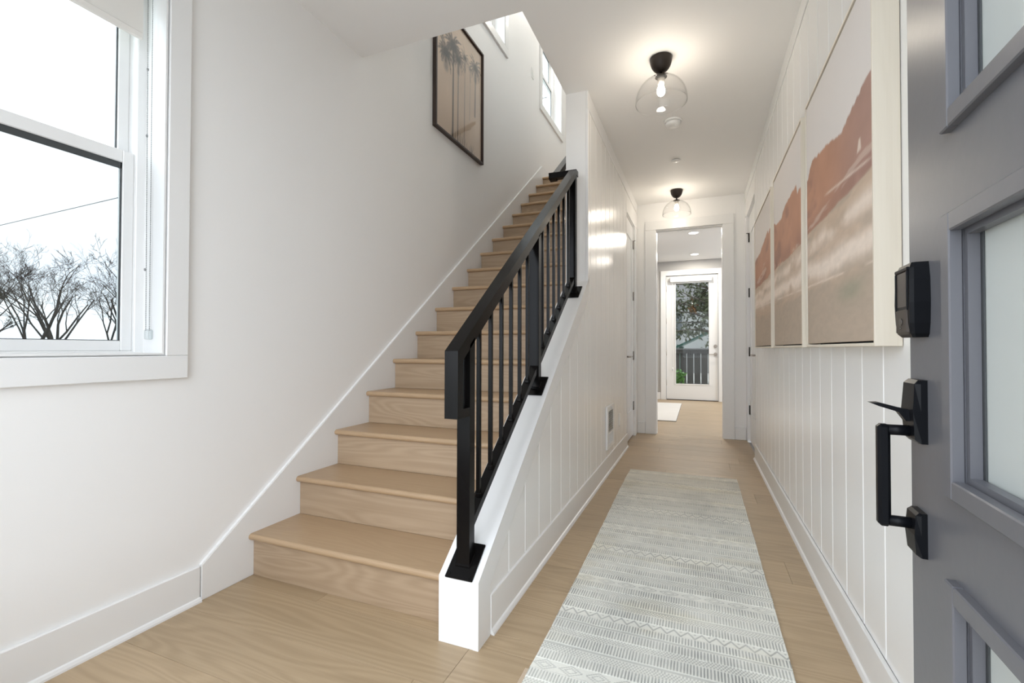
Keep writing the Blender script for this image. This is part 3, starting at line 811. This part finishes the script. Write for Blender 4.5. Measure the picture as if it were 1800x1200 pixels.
# ------------------------------------------------------------------ heater, outlet, switch
t = thing('wall_heater', (XB, 3.86, .20), 'small white louvred wall heater low on the board wall', 'heater')
hy0, hy1, hz0, hz1 = 3.70, 4.02, .20, .545
m = M(); x0, x1 = XB, XB + .016
m.box(x0, x1, hy0, hy0 + .05, hz0, hz1, .003); m.box(x0, x1, hy1 - .05, hy1, hz0, hz1, .003); m.box(x0, x1, hy0 + .05, hy1 - .05, hz1 - .045, hz1, .003); m.box(x0, x1, hy0 + .05, hy1 - .05, hz0, hz0 + .035, .003); m.box(x0, x1, hy0 + .05, hy1 - .05, hz0 + .115, hz0 + .13, .002)
obj('cover', m, MT['plastic'], t)
obj('backing', M().box(x0, x0 + .003, hy0 + .05, hy1 - .05, hz0 + .035, hz1 - .045), base_mat('heater_dark', (.32, .31, .30), .6), t)
for k in range(10):
    z = hz0 + .138 + k * .0165
    obj('louvre', M().box(x0 + .004, x1 - .002, hy0 + .05, hy1 - .05, z, z + .006), base_mat('louvre_grey', (.5, .49, .47), .5) if k == 0 else bpy.data.materials['louvre_grey'], t)
for k in range(6):
    y = hy0 + .06 + k * .037
    obj('grille_bar', M().box(x0 + .004, x1 - .002, y, y + .012, hz0 + .036, hz0 + .114), MT['plastic'], t)
obj('control_knob', M().cyl((x1 - .001, 3.86, hz1 - .022), (x1 + .008, 3.86, hz1 - .022), .011, n=16), MT['plastic'], t)
t = thing('wall_outlet', (XB, 4.38, .29), 'white outlet plate on the board wall past the heater', 'outlet')
obj('plate', M().box(XB, XB + .006, 4.34, 4.415, .29, .41, .003), MT['plastic'], t)
for z in (.325, .375): obj('receptacle', M().box(XB + .0055, XB + .0085, 4.36, 4.395, z - .015, z + .015, .003), MT['plastic'], t)
t = thing('light_switch', (XL, 5.24, 4.28), 'white wall switch between the two stairwell windows', 'switch')
obj('plate', M().box(XL, XL + .006, 5.20, 5.28, 4.28, 4.395, .003), MT['plastic'], t)
obj('rocker', M().box(XL + .0055, XL + .010, 5.224, 5.256, 4.305, 4.37, .002), MT['plastic'], t)

# ------------------------------------------------------------------ roller shade on entry window
t = thing('roller_shade', (XL - .05, .705, 2.15), 'pale roller shade with bead chain at the top of the entry window', 'shade')
fab = base_mat('shade_fabric', (.80, .775, .73), .8); _t, N_, L_, b_ = nodes(fab); b_.inputs['Transmission Weight'].default_value = .12
obj('fabric', M().box(XL - .052, XL - .050, .325, 1.062, 2.162, 2.38), fab, t)
obj('hem_bar', M().box(XL - .058, XL - .044, .325, 1.062, 2.148, 2.176, .005), base_mat('hem_fabric', (.76, .735, .70), .8), t)
obj('roll', M().cyl((XL - .055, .325, 2.385), (XL - .055, 1.062, 2.385), .026, n=24), fab, t)
obj('end_cap', M().cyl((XL - .055, 1.062, 2.385), (XL - .055, 1.102, 2.385), .030, n=24), MT['plastic'], t)
bm = M()
bead = base_mat('chain_beads', (.22, .225, .225), .35)
for yy0, yy1, zb in ((1.076, 1.084, 1.075), (1.092, 1.096, 1.075)):
    n = 190
    for k in range(n):
        f = k / (n - 1)
        z = 2.37 + (zb - 2.37) * f
        c = (XL - .048, yy0 + (yy1 - yy0) * f, z); r = .0023
        bm.add([(c[0] + r, c[1], c[2]), (c[0] - r, c[1], c[2]), (c[0], c[1] + r, c[2]), (c[0], c[1] - r, c[2]), (c[0], c[1], c[2] + r * 1.15), (c[0], c[1], c[2] - r * 1.15)],
               [(0, 2, 4), (2, 1, 4), (1, 3, 4), (3, 0, 4), (2, 0, 5), (1, 2, 5), (3, 1, 5), (0, 3, 5)], True)
    bm.cyl((XL - .048, yy0, 2.37), (XL - .048, yy1, zb), .0006, n=5)
o = obj('bead_chain', bm, bead, t); o['kind'] = 'stuff'
obj('chain_tensioner', M().box(XL - .056, XL - .036, 1.080, 1.1035, 1.04, 1.078, .004), glass('clear_plastic', (.88, .90, .90), .1), t)
for z in (2.05, 1.80, 1.30): obj('chain_connector', M().box(XL - .051, XL - .045, 1.075, 1.082, z - .005, z + .005, .002), bead, t)

# ------------------------------------------------------------------ numpy picture helpers
def vnoise(x, y, seed=0):
    xi = np.floor(x).astype(np.int64); yi = np.floor(y).astype(np.int64); fx = x - xi; fy = y - yi
    fx = fx * fx * (3 - 2 * fx); fy = fy * fy * (3 - 2 * fy)
    def h(a, b):
        n = (a * 374761393 + b * 668265263 + seed * 974634777) & 0xffffffff
        n = ((n ^ (n >> 13)) * 1274126177) & 0xffffffff
        return ((n ^ (n >> 16)) & 0xffff) / 65535.0
    return (h(xi, yi) * (1 - fx) + h(xi + 1, yi) * fx) * (1 - fy) + (h(xi, yi + 1) * (1 - fx) + h(xi + 1, yi + 1) * fx) * fy


def fbm(x, y, seed=0, oct=4):
    r = 0; a = .5
    for k in range(oct):
        r = r + a * vnoise(x * 2 ** k, y * 2 ** k, seed + k); a *= .5
    return r / (1 - .5 ** oct)


def sst(a, b, x):
    t = np.clip((x - a) / (b - a), 0, 1); return t * t * (3 - 2 * t)


def mixc(img, col, w):
    return img * (1 - w[..., None]) + np.array(col)[None, None, :] * w[..., None]


def grid_obj(name, pts, cols, mat, parent, back=None, label=None):
    """pts: (n,m,3) front surface; thin slab closed with back offset vector"""
    n, m_, _ = pts.shape
    v = pts.reshape(-1, 3); org = np.array([(v[:, 0].min() + v[:, 0].max()) / 2, (v[:, 1].min() + v[:, 1].max()) / 2, v[:, 2].min()])
    idx = np.arange(n * m_).reshape(n, m_)
    f = np.stack([idx[:-1, :-1], idx[1:, :-1], idx[1:, 1:], idx[:-1, 1:]], -1).reshape(-1, 4)
    vs = v; fs = f; cc = cols.reshape(-1, 3)
    if back is not None:
        rim = np.concatenate([idx[:, 0], idx[-1, 1:], idx[-2::-1, -1], idx[0, -2:0:-1]])
        k = len(rim); bi = np.arange(k) + len(vs)
        vs = np.concatenate([vs, v[rim] + np.array(back)]); cc = np.concatenate([cc, cc[rim]])
        nx = np.roll(np.arange(k), -1)
        side = np.stack([rim, rim[nx], bi[nx], bi], -1)
        fs = np.concatenate([fs, side])
    me = bpy.data.meshes.new(name)
    me.from_pydata((vs - org).tolist(), [], fs.tolist())
    ca = me.color_attributes.new('Col', 'FLOAT_COLOR', 'POINT')
    ca.data.foreach_set('color', np.concatenate([cc, np.ones((len(cc), 1))], 1).astype(np.float32).ravel())
    me.materials.append(mat); me.update()
    o = bpy.data.objects.new(name, me); COL.objects.link(o)
    if parent is not None:
        o.parent = parent; o.location = org - WLD[parent.name]
    else: o.location = org
    WLD[o.name] = org
    return o


# ------------------------------------------------------------------ three desert canvases
canvas_mat = vcol('canvas_print', .75, bump=.25, bscale=1400)
SKYC = lin(228, 221, 216); BUT1 = lin(190, 141, 115); BUT2 = lin(174, 138, 125); BUTD = lin(142, 106, 96); CREAM = lin(240, 224, 210); TAU = lin(200, 177, 155); TAU2 = lin(184, 166, 147); GND = lin(184, 168, 151); LINE = lin(232, 216, 202); GREEN = lin(150, 148, 128)
SIL = [(4.30, 1.700), (4.11, 1.722), (3.885, 1.724), (3.78, 1.746), (3.56, 1.779), (3.47, 1.80), (3.44, 1.77), (3.37, 1.79), (3.22, 1.785), (3.12, 1.742), (2.99, 1.735), (2.92, 1.729), (2.884, 1.752), (2.775, 1.771), (2.61, 1.776), (2.50, 1.778), (2.475, 1.73), (2.43, 1.742), (2.36, 1.735), (2.25, 1.715), (2.21, 1.746), (2.165, 1.765), (1.95, 1.742), (1.77, 1.702), (1.72, 1.708), (1.67, 1.724), (1.60, 1.738), (1.52, 1.748), (1.40, 1.752)]


def desert(y, z):
    sy = [p[0] for p in SIL][::-1]; sz = [p[1] for p in SIL][::-1]
    s = np.interp(y, sy, sz) + (fbm(y * 45, z * 0 + 3, 5) - .5) * .014
    img = np.zeros(y.shape + (3,)) + np.array(SKYC)
    img *= (1 + .05 * (fbm(y * 3, z * 3, 2) - .5))[..., None]
    n = fbm(y * 6, z * 9, 11)
    b = np.array(BUT1)[None, None] * (1 - sst(2.0, 1.5, y)[..., None]) + np.array(BUT2)[None, None] * sst(2.0, 1.5, y)[..., None]
    b = b * (.86 + .28 * n)[..., None]
    dk = sst(.58, .75, fbm(y * 4 + 7, z * 7, 21)) * .5 + sst(1.58, 1.50, z) * .45 * sst(.35, .6, fbm(y * 5, z * 3, 31))
    b = mixc(b, BUTD, np.clip(dk, 0, .8))
    streak = sst(.70, .78, fbm(y * 3.0, (z + .05 * y) * 26, 41)) * sst(1.66, 1.55, z)
    b = mixc(b, CREAM, streak * .30)
    tri = sst(.012, .0, np.abs(y - 1.585 + (z - 1.585) * .15) - (1.612 - z) * .35) * sst(1.57, 1.58, z) * sst(1.612, 1.606, z)
    b = mixc(b, LINE, tri * .8)
    w = sst(.0035, -.0035, z - s)
    img = img * (1 - w[..., None]) + b * w[..., None]
    base = 1.485 + (fbm(y * 5, y * 0, 51) - .5) * .03
    g = np.zeros_like(img) + np.array(TAU); zz = z + (fbm(y * 4, z * 4, 61) - .5) * .05
    g = mixc(g, TAU2, sst(.4, .7, fbm(y * 4, z * 22, 71)))
    ca = np.exp(-((zz - 1.425) / .030) ** 2) * sst(.25, .6, fbm(y * 5, z * 10, 81)); cb = np.exp(-((zz - 1.318 - .02 * (y - 2)) / .036) ** 2) * sst(.12, .42, fbm(y * 6, z * 8, 91))
    jag = (fbm(y * 60, z * 4, 95) - .5) * .5
    g = mixc(g, CREAM, np.clip(ca * (.9 + jag), 0, .85)); g = mixc(g, CREAM, np.clip(cb * (1.1 + jag), 0, .95))
    g = mixc(g, GND, sst(1.28, 1.20, zz) * .85)
    ln = np.exp(-((z - 1.243 - .035 * (y - 1.5)) / .0035) ** 2) * sst(.25, .5, fbm(y * 7, z * 0, 99)); g = mixc(g, LINE, ln * .8)
    g = mixc(g, GREEN, np.exp(-(((y - 1.68) / .13) ** 2 + ((z - 1.19) / .035) ** 2)) * .7)
    ln2 = np.exp(-((z - 1.53 - .10 * (y - 1.6)) / .004) ** 2)
    g *= (.92 + .16 * fbm(y * 25, z * 90, 101))[..., None]
    w = sst(.004, -.004, z - base)
    img = img * (1 - w[..., None]) + g * w[..., None]
    img = mixc(img, CREAM, ln2 * sst(2.0, 1.9, y) * sst(1.45, 1.55, y) * .6)
    return np.clip(img, 0, 1)


CAN = [(1.46, 2.28, 'framed desert canvas beside the front door keypad'), (2.365, 3.205, 'middle one of the three framed desert canvases'), (3.31, 4.22, 'framed desert canvas beside the black-hinged door')]
CZ0, CZ1, CXF = 1.018, 2.035, .421
for a, b, lb in CAN:
    t = thing('framed_canvas', (XH, (a + b) / 2, CZ0), lb, 'painting', 'desert canvases on the board wall')
    fm = M(); w = .009
    for q in ((a, a + w), (b - w, b)): obj('frame_side', M().box(CXF, XH - .002, *q, CZ0, CZ1, .0012), MT['maple'], t)
    for q in ((CZ0, CZ0 + w), (CZ1 - w, CZ1)): obj('frame_rail', M().box(CXF, XH - .002, a + w, b - w, *q, .0012), MT['maple'], t)
    obj('backing', M().box(XH - .012, XH - .004, a + w, b - w, CZ0 + w, CZ1 - w), MT['gasket'], t)
    gy = np.linspace(b - w - .006, a + w + .006, 150); gz = np.linspace(CZ0 + w + .006, CZ1 - w - .006, 190)
    Yg, Zg = np.meshgrid(gy, gz, indexing='ij')
    pts = np.stack([np.full_like(Yg, CXF + .004), Yg, Zg], -1)
    grid_obj('canvas', pts, desert(Yg, Zg), canvas_mat, t, back=(.036, 0, 0))

# ------------------------------------------------------------------ palm print above the stairs
t = thing('framed_print', (XL, 3.40, 2.69), 'dark framed sepia palm print high on the stair wall', 'picture')
a, b, z0, z1 = 2.985, 3.815, 2.69, 3.712; w = .018
for q in ((a, a + w, z0, z1), (b - w, b, z0, z1)): obj('frame_stile', M().box(XL + .001, XL + .034, *q, .002), MT['dark_wood'], t)
for q in ((a + w, b - w, z0, z0 + w), (a + w, b - w, z1 - w, z1)): obj('frame_rail', M().box(XL + .001, XL + .034, *q, .002), MT['dark_wood'], t)
gy = np.linspace(a + w, b - w, 190); gz = np.linspace(z0 + w, z1 - w, 220)
Yg, Zg = np.meshgrid(gy, gz, indexing='ij')
U = (Yg - a) / (b - a); V = (Zg - z0) / (z1 - z0)
img = np.zeros(U.shape + (3,)) + np.array(lin(214, 190, 165)); img *= (.9 + .2 * fbm(U * 4, V * 4, 3))[..., None]
img = mixc(img, lin(170, 150, 130), sst(.35, .05, V) * .5)
INK = lin(58, 48, 41)


def stroke(x0, y0, x1, y1, w0, w1, s, soft=1.0):
    global img
    dx, dy = x1 - x0, (y1 - y0); l2 = dx * dx + dy * dy
    tt = np.clip(((U - x0) * dx + (V - y0) * dy) / l2, 0, 1)
    d = np.hypot((U - x0 - tt * dx) * .83, V - y0 - tt * dy); ww = w0 + (w1 - w0) * tt
    img = mixc(img, INK, sst(ww * (1 + soft), ww * .4, d) * s)


def palm(x, yb, yt, w, s, spread, n=13, seed=1):
    r = random.Random(seed)
    stroke(x - .01, yb, x, yt, w, w * .8, s)
    for k in range(n):
        an = math.pi * (k + .5) / n * 1.5 - math.pi * .25; L_ = spread * r.uniform(.7, 1.1)
        px, py = x, yt
        for j in range(4):
            an2 = an - (j * .28) * (1 if math.cos(an) > 0 else -1)
            qx, qy = px + math.cos(an2) * L_ / 4, py + math.sin(an2) * L_ / 4 * .8
            stroke(px, py, qx, qy, w * .9 * (1 - j * .12), w * .7 * (1 - j * .2), s * .75, 1.6); px, py = qx, qy
    stroke(x, yt - .10, x, yt, w * 2.0, w * 2.4, s * .8, 1.5)


palm(.36, .03, .76, .010, .95, .20, 19, 3); palm(.46, .02, .70, .008, .7, .15, 15, 5); palm(.60, .03, .78, .006, .55, .13, 13, 8); palm(.84, .38, .80, .009, .75, .17, 15, 9); palm(.15, .55, .86, .007, .6, .15, 13, 12)
palm(.22, .58, .64, .012, .75, .17, 16, 15); palm(.72, .30, .74, .004, .4, .08, 10, 17)
for k in range(26):
    rr = random.Random(k); x = rr.uniform(.25, .8); stroke(x, .01, x + rr.uniform(-.05, .05), rr.uniform(.05, .12), .006, .002, .35, 2)
pts = np.stack([np.full_like(Yg, XL + .012), Yg, Zg], -1)
grid_obj('print', pts, np.clip(img, 0, 1), vcol('sepia_print', .7), t, back=(-.008, 0, 0))
obj('glazing', M().box(XL + .018, XL + .020, a + w - .002, b - w + .002, z0 + w - .002, z1 - w + .002), glass('picture_glass', (1, 1, 1), 0.0, 1.4, .7), t)

# ------------------------------------------------------------------ runner rug
NX, NY = 330, 780
RYA, RYB = .92, 3.955
u = np.linspace(0, 1, NX); v = np.linspace(RYA, RYB, NY)
Ug, Vg = np.meshgrid(u, v, indexing='ij')
xl = -.497 - .036 * sst(1.5, 4.0, Vg) + .005 * (fbm(Vg * 9, Vg * 0, 4) - .5); xr = .267 + .006 * (fbm(Vg * 8, Vg * 0, 9) - .5)
Xg = xl + (xr - xl) * Ug
ww = (Xg + .5)
rowv = Vg + .012 * (fbm(Ug * 2.5, Vg * 2, 14) - .5)
cream = np.array(lin(229, 229, 221)); grey = np.array(lin(120, 124, 123))
ink = np.zeros_like(Ug); hgt = np.zeros_like(Ug)
yy = RYA; kk = 0
seq = ['dash', 'chk', 'dash', 'line', 'dash', 'zig', 'dash', 'chk', 'line', 'dash', 'chk', 'dash', 'dia', 'dash', 'chk', 'line']
hts = {'dash': .050, 'chk': .030, 'line': .012, 'zig': .046, 'dia': .052}
rr = random.Random(2)
while yy < RYB:
    k_ = seq[kk % len(seq)]; h = hts[k_] * rr.uniform(.85, 1.15); kk += 1
    q = (rowv - yy) / h; ins = (q >= 0) & (q < 1)
    if k_ == 'dash':
        pt = .0098; f = (ww / pt + .5 * fbm(ww * 4, Vg * 0 + kk, 3)) % 1.0
        m_ = sst(.30, .16, np.abs(f - .5)) * sst(0, .12, q) * sst(1, .88, q); g_ = .62
        hgt += ins * (1 - m_) * .0012
    elif k_ == 'chk':
        f = (ww / .0105 + np.floor(q * 4) * .5) % 1.0
        m_ = sst(.30, .18, np.abs(f - .5)) * .9; g_ = .55
    elif k_ == 'line':
        m_ = sst(.5, .3, np.abs(q - .5)); g_ = .38
    elif k_ == 'zig':
        f = np.abs((ww / .046) % 1.0 - .5) * 2
        m_ = sst(.17, .07, np.abs(q - f * .8 - .1)); g_ = .55
        m_ = np.maximum(m_, sst(.10, .05, np.hypot(((ww / .046) % 1.0 - .5) * .9, q - .75)))
    else:
        f = np.abs((ww / .085) % 1.0 - .5) * 2
        d = f + np.abs(q - .5) * 1.9
        m_ = np.maximum(sst(.10, .04, np.abs(d - .85)), sst(.10, .04, np.abs(d - .45))); g_ = .5
    ink = np.where(ins, m_ * g_, ink); yy += h
blot = fbm(ww * 4, Vg * 5, 33)
ink *= .30 + 1.15 * fbm(ww * 6, Vg * 14, 44)
ink += .16 * sst(.5, .75, blot) + .05 * (fbm(ww * 200, Vg * 200, 55) - .5)
dots = sst(.965, .985, vnoise(ww * 110, Vg * 110, 66)); ink = np.clip(ink + dots * .35, 0, 1)
colr = cream[None, None] * (1 - ink[..., None]) + grey[None, None] * ink[..., None] * .85
tint = sst(2.6, 3.9, Vg)[..., None]  # warm lamplight towards the far end, painted into the wool colour
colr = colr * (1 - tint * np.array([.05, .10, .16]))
colr = colr * (1 - (sst(.55, .8, fbm(ww * 3, Vg * 7, 88)) * .8)[..., None] * np.array([.02, .05, .12]))
rp = np.stack([Xg, Vg, .0085 + hgt + .0008 * fbm(ww * 150, Vg * 150, 77)], -1)
rug = thing('runner_rug', (-.12, 2.44, 0), 'long pale grey woven runner with dashed and zigzag rows', 'rug')
WLD[rug.name] = np.array((-.12, 2.44, 0))
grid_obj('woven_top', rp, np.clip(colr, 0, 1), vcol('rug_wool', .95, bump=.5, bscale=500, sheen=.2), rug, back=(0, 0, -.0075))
fr = M()
for k in range(150):
    x = -.535 + .80 * k / 149
    fr.box(x, x + .0028, RYB - .002, RYB + .010 + .004 * random.random(), .001, .005)
o = obj('fringe', fr, base_mat('fringe_cream', (.60, .52, .40), .9), rug); o['kind'] = 'stuff'
obj('backing_pad', M().box(-.512, .255, .93, 1.385, .0005, .0022), paint('jute_pad', (.55, .44, .33), .9, .2, .6, 400), rug)

# rug in the back room
o = thing('area_rug', (-1.2, 7.9, 0), 'plain white area rug corner in the back room', 'rug')
obj('pile', M().box(-2.3, -.30, 6.80, 9.02, .003, .014, .004), paint('white_rug', (.74, .72, .69), .95, .05, .6, 300), o)
obj('bound_edge', M().box(-2.305, -.295, 6.795, 9.025, .0005, .005, .001), base_mat('rug_binding', (.20, .19, .18), .9), o)

# ------------------------------------------------------------------ outside
gmat = paint('ground_grey', (.30, .31, .28), .9, .15, 0)
obj('ground', M().box(-70, XL - .35, -40, 60, -1.7, -1.5), gmat, label='grey winter ground outside the entry window', kind='structure')
obj('ground', M().box(XL - .3, 25, -45, -.12, -.3, -.15), paint('porch_concrete', (.46, .45, .43), .85, .08, 0), label='pale concrete porch outside the front door', kind='structure')
obj('ground', M().box(-12, 14, YF + .17, 40, -.3, -.06), paint('deck_grey', (.40, .38, .35), .8, .1, 0), label='weathered deck outside the back door', kind='structure')

bark = base_mat('winter_bark', (.055, .052, .048), .9)


def limb(m, p, q, r0, r1, n=5):
    m.cyl(p, q, r0, r1, n=n, caps=False)


def bare_tree(x, y, H, seed):
    r = random.Random(seed)
    t = thing('bare_tree', (x, y, -1.5), 'leafless dark winter tree in the row beyond the entry window', 'tree', 'bare trees beyond the entry window')
    tr = M(); br = M()
    def grow(p, d, L_, rad, lvl):
        n = 4 if lvl < 3 else 2
        for k in range(n):
            d2 = (d + Vector((r.gauss(0, .16), r.gauss(0, .16), r.gauss(.03, .10)))).normalized()
            q = p + d2 * L_ / n; r2 = max(.0045, rad * .84)
            limb(tr if lvl < 1 else br, p, q, rad, r2, 6 if lvl < 1 else 4 if lvl < 3 else 3); p, d, rad = q, d2, r2
            if lvl < 5 and (k > 0 or lvl > 2):
                for _ in range(1 + (r.random() < .35)):
                    ax = Vector((r.gauss(0, 1), r.gauss(0, 1), r.gauss(.15, .4))).normalized()
                    grow(p, (d * .9 + ax * r.uniform(.45, .95)).normalized(), L_ * r.uniform(.36, .62), max(.0055, rad * r.uniform(.4, .62)), lvl + 1 + (lvl < 2 and r.random() < .4))
    # several stems forking low
    base = Vector((x, y, -1.5))
    trunk_top = base + Vector((r.uniform(-.2, .2), r.uniform(-.2, .2), H * .30))
    limb(tr, base, trunk_top, .17, .14, 8)
    for _ in range(r.choice((3, 4, 4))):
        d = Vector((r.gauss(0, .26), r.gauss(0, .34), 1)).normalized()
        grow(trunk_top, d, H * r.uniform(.42, .56), .075 * r.uniform(.7, 1.1), 0)
    obj('trunk', tr, bark, t, fix=False); obj('branches', br, bark, t, fix=False)


for k, (x, y, H) in enumerate(((-20, 3.0, 5.2), (-27, 6.2, 6.3), (-21, 7.6, 5.4), (-33, 9.6, 7.2), (-26, 10.4, 6.4), (-20.5, 11.2, 5.6), (-33, 14.2, 7.4), (-23, 14.9, 6.2), (-30, 18.5, 7.2), (-43, 11.9, 8.4), (-40, 17.3, 8.2), (-41, 22.4, 8.6), (-47, 24.0, 9.0), (-47, 18.4, 9.2))):
    bare_tree(x, y, H, 40 + k)


def leaf_cloud(c, rad, n, size, seed, droop=.0, jit=1.0):
    r = np.random.default_rng(seed); m = M()
    for k in range(n):
        p = r.normal(size=3); p = p / np.linalg.norm(p) * r.random() ** .5 * np.array(rad) + np.array(c)
        d = r.normal(size=3); d[2] -= droop; d /= np.linalg.norm(d); s_ = np.cross(d, r.normal(size=3)); s_ /= np.linalg.norm(s_)
        L_ = size * r.uniform(.6, 1.3)
        a = p; e = p + d * L_; b1 = p + d * L_ * .45 + s_ * L_ * .22; b2 = p + d * L_ * .45 - s_ * L_ * .22
        m.add([a, b1, e, b2], [(0, 1, 2, 3)])
    return m


# evergreen at the left edge of the window view
t = thing('evergreen_tree', (-38, 11.6, -1.5), 'dark evergreen tree among the bare trees beyond the entry window', 'tree')
obj('trunk', M().cyl((-38, 11.6, -1.5), (-38, 11.7, 4.0), .2, .08, 8), bark, t)
o = obj('foliage', leaf_cloud((-38, 11.3, 4.2), (1.4, 2.9, .85), 4200, .24, 5), base_mat('pine_green', (.055, .060, .038), .9), t, fix=False); o['kind'] = 'stuff'
t = thing('power_line', (-13.6, 6.0, 6.0), 'thin power line crossing the sky beyond the entry window', 'cable')
def ray(u_, v_):
    return _f2 + _r3 * ((u_ - 900) / F_PX) - _u3 * ((v_ - 600) / F_PX)
ra, rb_ = ray(0, 396), ray(205, 348)
pa = Vector((0, 0, EYE)) + ra * (4.99 / ra.z); pb = Vector((0, 0, EYE)) + rb_ * (4.99 / rb_.z)
dd = (pb - pa).normalized()
obj('wire', M().cyl(pa - dd * 30, pb + dd * 30, .011, n=6), MT['gasket'], t)
for s_ in (-30, 30):
    p = (pa if s_ < 0 else pb) + dd * s_
    obj('pole', M().cyl((p.x, p.y, -1.5), (p.x, p.y, 6.4), .11, .09, 10), bark, t)

# back garden: fence, tree, shed, house
YFE = 11.6
fence = thing('board_fence', (-.1, YFE, -.06), 'weathered grey board fence outside the back door', 'fence')
fmat = wood('weathered_board', (.095, .085, .078), (.05, .044, .04), .85, 'z', gain=.8, rnd=.18, knots=False)
x = -2.4
while x < 2.2:
    w = .135
    obj('board', M().box(x, x + w, YFE, YFE + .02, -.06, .93, .002), fmat, fence); x += w + .018
obj('top_rail', M().box(-2.4, 2.2, YFE - .05, YFE + .06, .985, 1.02, .004), base_mat('rail_top', (.12, .11, .105), .8), fence)
obj('rail', M().box(-2.4, 2.2, YFE - .03, YFE - .001, .90, .984, .003), fmat, fence)
obj('rail', M().box(-2.4, 2.2, YFE + .021, YFE + .06, .12, .20, .003), fmat, fence)
t = thing('garden_shelter', (.7, 15, -.06), 'green roofed garden shelter behind the back fence', 'shelter')
for px, pz in ((-.5, 1.08), (.9, 1.6), (2.3, 1.7)):
    for py in (14.5, 16.2): obj('post', M().box(px - .04, px + .04, py - .04, py + .04, -.06, pz), base_mat('shed_post', (.10, .14, .12), .8), t)
m = M(); m.prism([(-.75, 1.02), (.45, 1.62), (2.5, 1.80), (2.5, 1.76), (.45, 1.57), (-.75, .97)], 'y', 14.3, 16.4)
rf = obj('roof', m, base_mat('green_roof', (.02, .075, .055), .6), t)
for k in range(9):
    xx = -.6 + k * .33
    obj('roof_rib', M().box(xx, xx + .03, 14.28, 16.42, np.interp(xx, [-.75, .45, 2.5], [1.02, 1.62, 1.80]), np.interp(xx, [-.75, .45, 2.5], [1.02, 1.62, 1.80]) + .035), bpy.data.materials['green_roof'], rf)
t = thing('neighbour_house', (0, 22, -.06), 'pale grey house showing through the tree behind the fence', 'house')
obj('wall', M().box(-6, 5, 22, 26, -.06, 3.1), paint('house_siding', (.20, .197, .19), .8, .1, 0), t)
obj('roof', M().prism([(-6.5, 3.1), (5.5, 3.1), (-.5, 5.0)], 'y', 21.7, 26.3), base_mat('house_roof', (.16, .15, .15), .8), t)
obj('window', M().box(-1.5, -.7, 21.97, 22.02, 1.6, 2.6, .01), MT['gasket'], t)
t = thing('garden_tree', (.35, 13.2, -.06), 'olive green leafy tree hanging over the back fence', 'tree')
m = M(); r = random.Random(3)
limb(m, (.9, 13.4, -.06), (.75, 13.3, 1.7), .10, .08, 8)
ends = []
for k in range(38):
    p = Vector((.75, 13.3, 1.3 + .04 * k)); e = p + Vector((r.uniform(-2.0, .5), r.uniform(-.6, .5), r.uniform(-.35, 1.1)))
    mid = (p + e) / 2 + Vector((0, 0, .15)); limb(m, p, mid, .03, .022, 5); limb(m, mid, e, .022, .008, 5); ends += [mid, e, (mid + e) / 2]
obj('trunk', m, base_mat('tree_bark', (.10, .08, .065), .9), t, fix=False)
fo = M()
for k, e in enumerate(ends):
    if r.random() < .86:
        q = leaf_cloud((e.x, e.y, e.z - .05), (.24, .26, .22), 46, .115, 100 + k, droop=.9); fo.add(q.v, q.f)
leafm = paint('olive_leaves', (.060, .066, .030), .7, .6, 0)
o = obj('foliage', fo, leafm, t, fix=False); o['kind'] = 'stuff'
fo = leaf_cloud((-.15, 13.05, 2.15), (.10, .1, .28), 70, .10, 900, droop=.9)
o = obj('brown_leaves', fo, base_mat('brown_leaves', (.15, .07, .022), .8), t, fix=False); o['kind'] = 'stuff'
t = thing('deck_plant', (-.42, 10.6, -.06), 'small bright green potted plant outside the back door glass', 'plant')
obj('pot', M().lathe([(1e-5, 0), (.09, 0), (.12, .22), (.105, .22), (.10, .19), (1e-5, .19)], (-.42, 10.6, -.06), 24), base_mat('pot_clay', (.25, .16, .11), .8), t)
obj('leaves', leaf_cloud((-.40, 10.6, .38), (.10, .08, .16), 90, .11, 77, droop=-.3), base_mat('bright_leaves', (.10, .22, .04), .6), t, fix=False)

# portals for daylight through the openings
portal('doorway_portal', ((FD[0] + FD[1]) / 2, -.06, (FD[3]) / 2), (math.radians(90), 0, 0), FD[1] - FD[0], FD[3])
portal('added_opening_portal', ((SL[0] + SL[1]) / 2, -.06, (SL[2] + SL[3]) / 2), (math.radians(90), 0, 0), SL[1] - SL[0], SL[3] - SL[2])
for i, h in enumerate((W1, WA, WB)):
    portal('window_portal', (XL - .185, (h[0] + h[1]) / 2, (h[2] + h[3]) / 2), (0, math.radians(-90), 0), h[3] - h[2], h[1] - h[0])
portal('back_door_portal', ((gx0 + gx1) / 2, YF + .15, (gz0 + gz1) / 2), (math.radians(-90), 0, 0), gx1 - gx0, gz1 - gz0)
portal('added_window_portal', (2.74, (FWR[0] + FWR[1]) / 2, (FWR[2] + FWR[3]) / 2), (0, math.radians(90), 0), FWR[3] - FWR[2], FWR[1] - FWR[0])
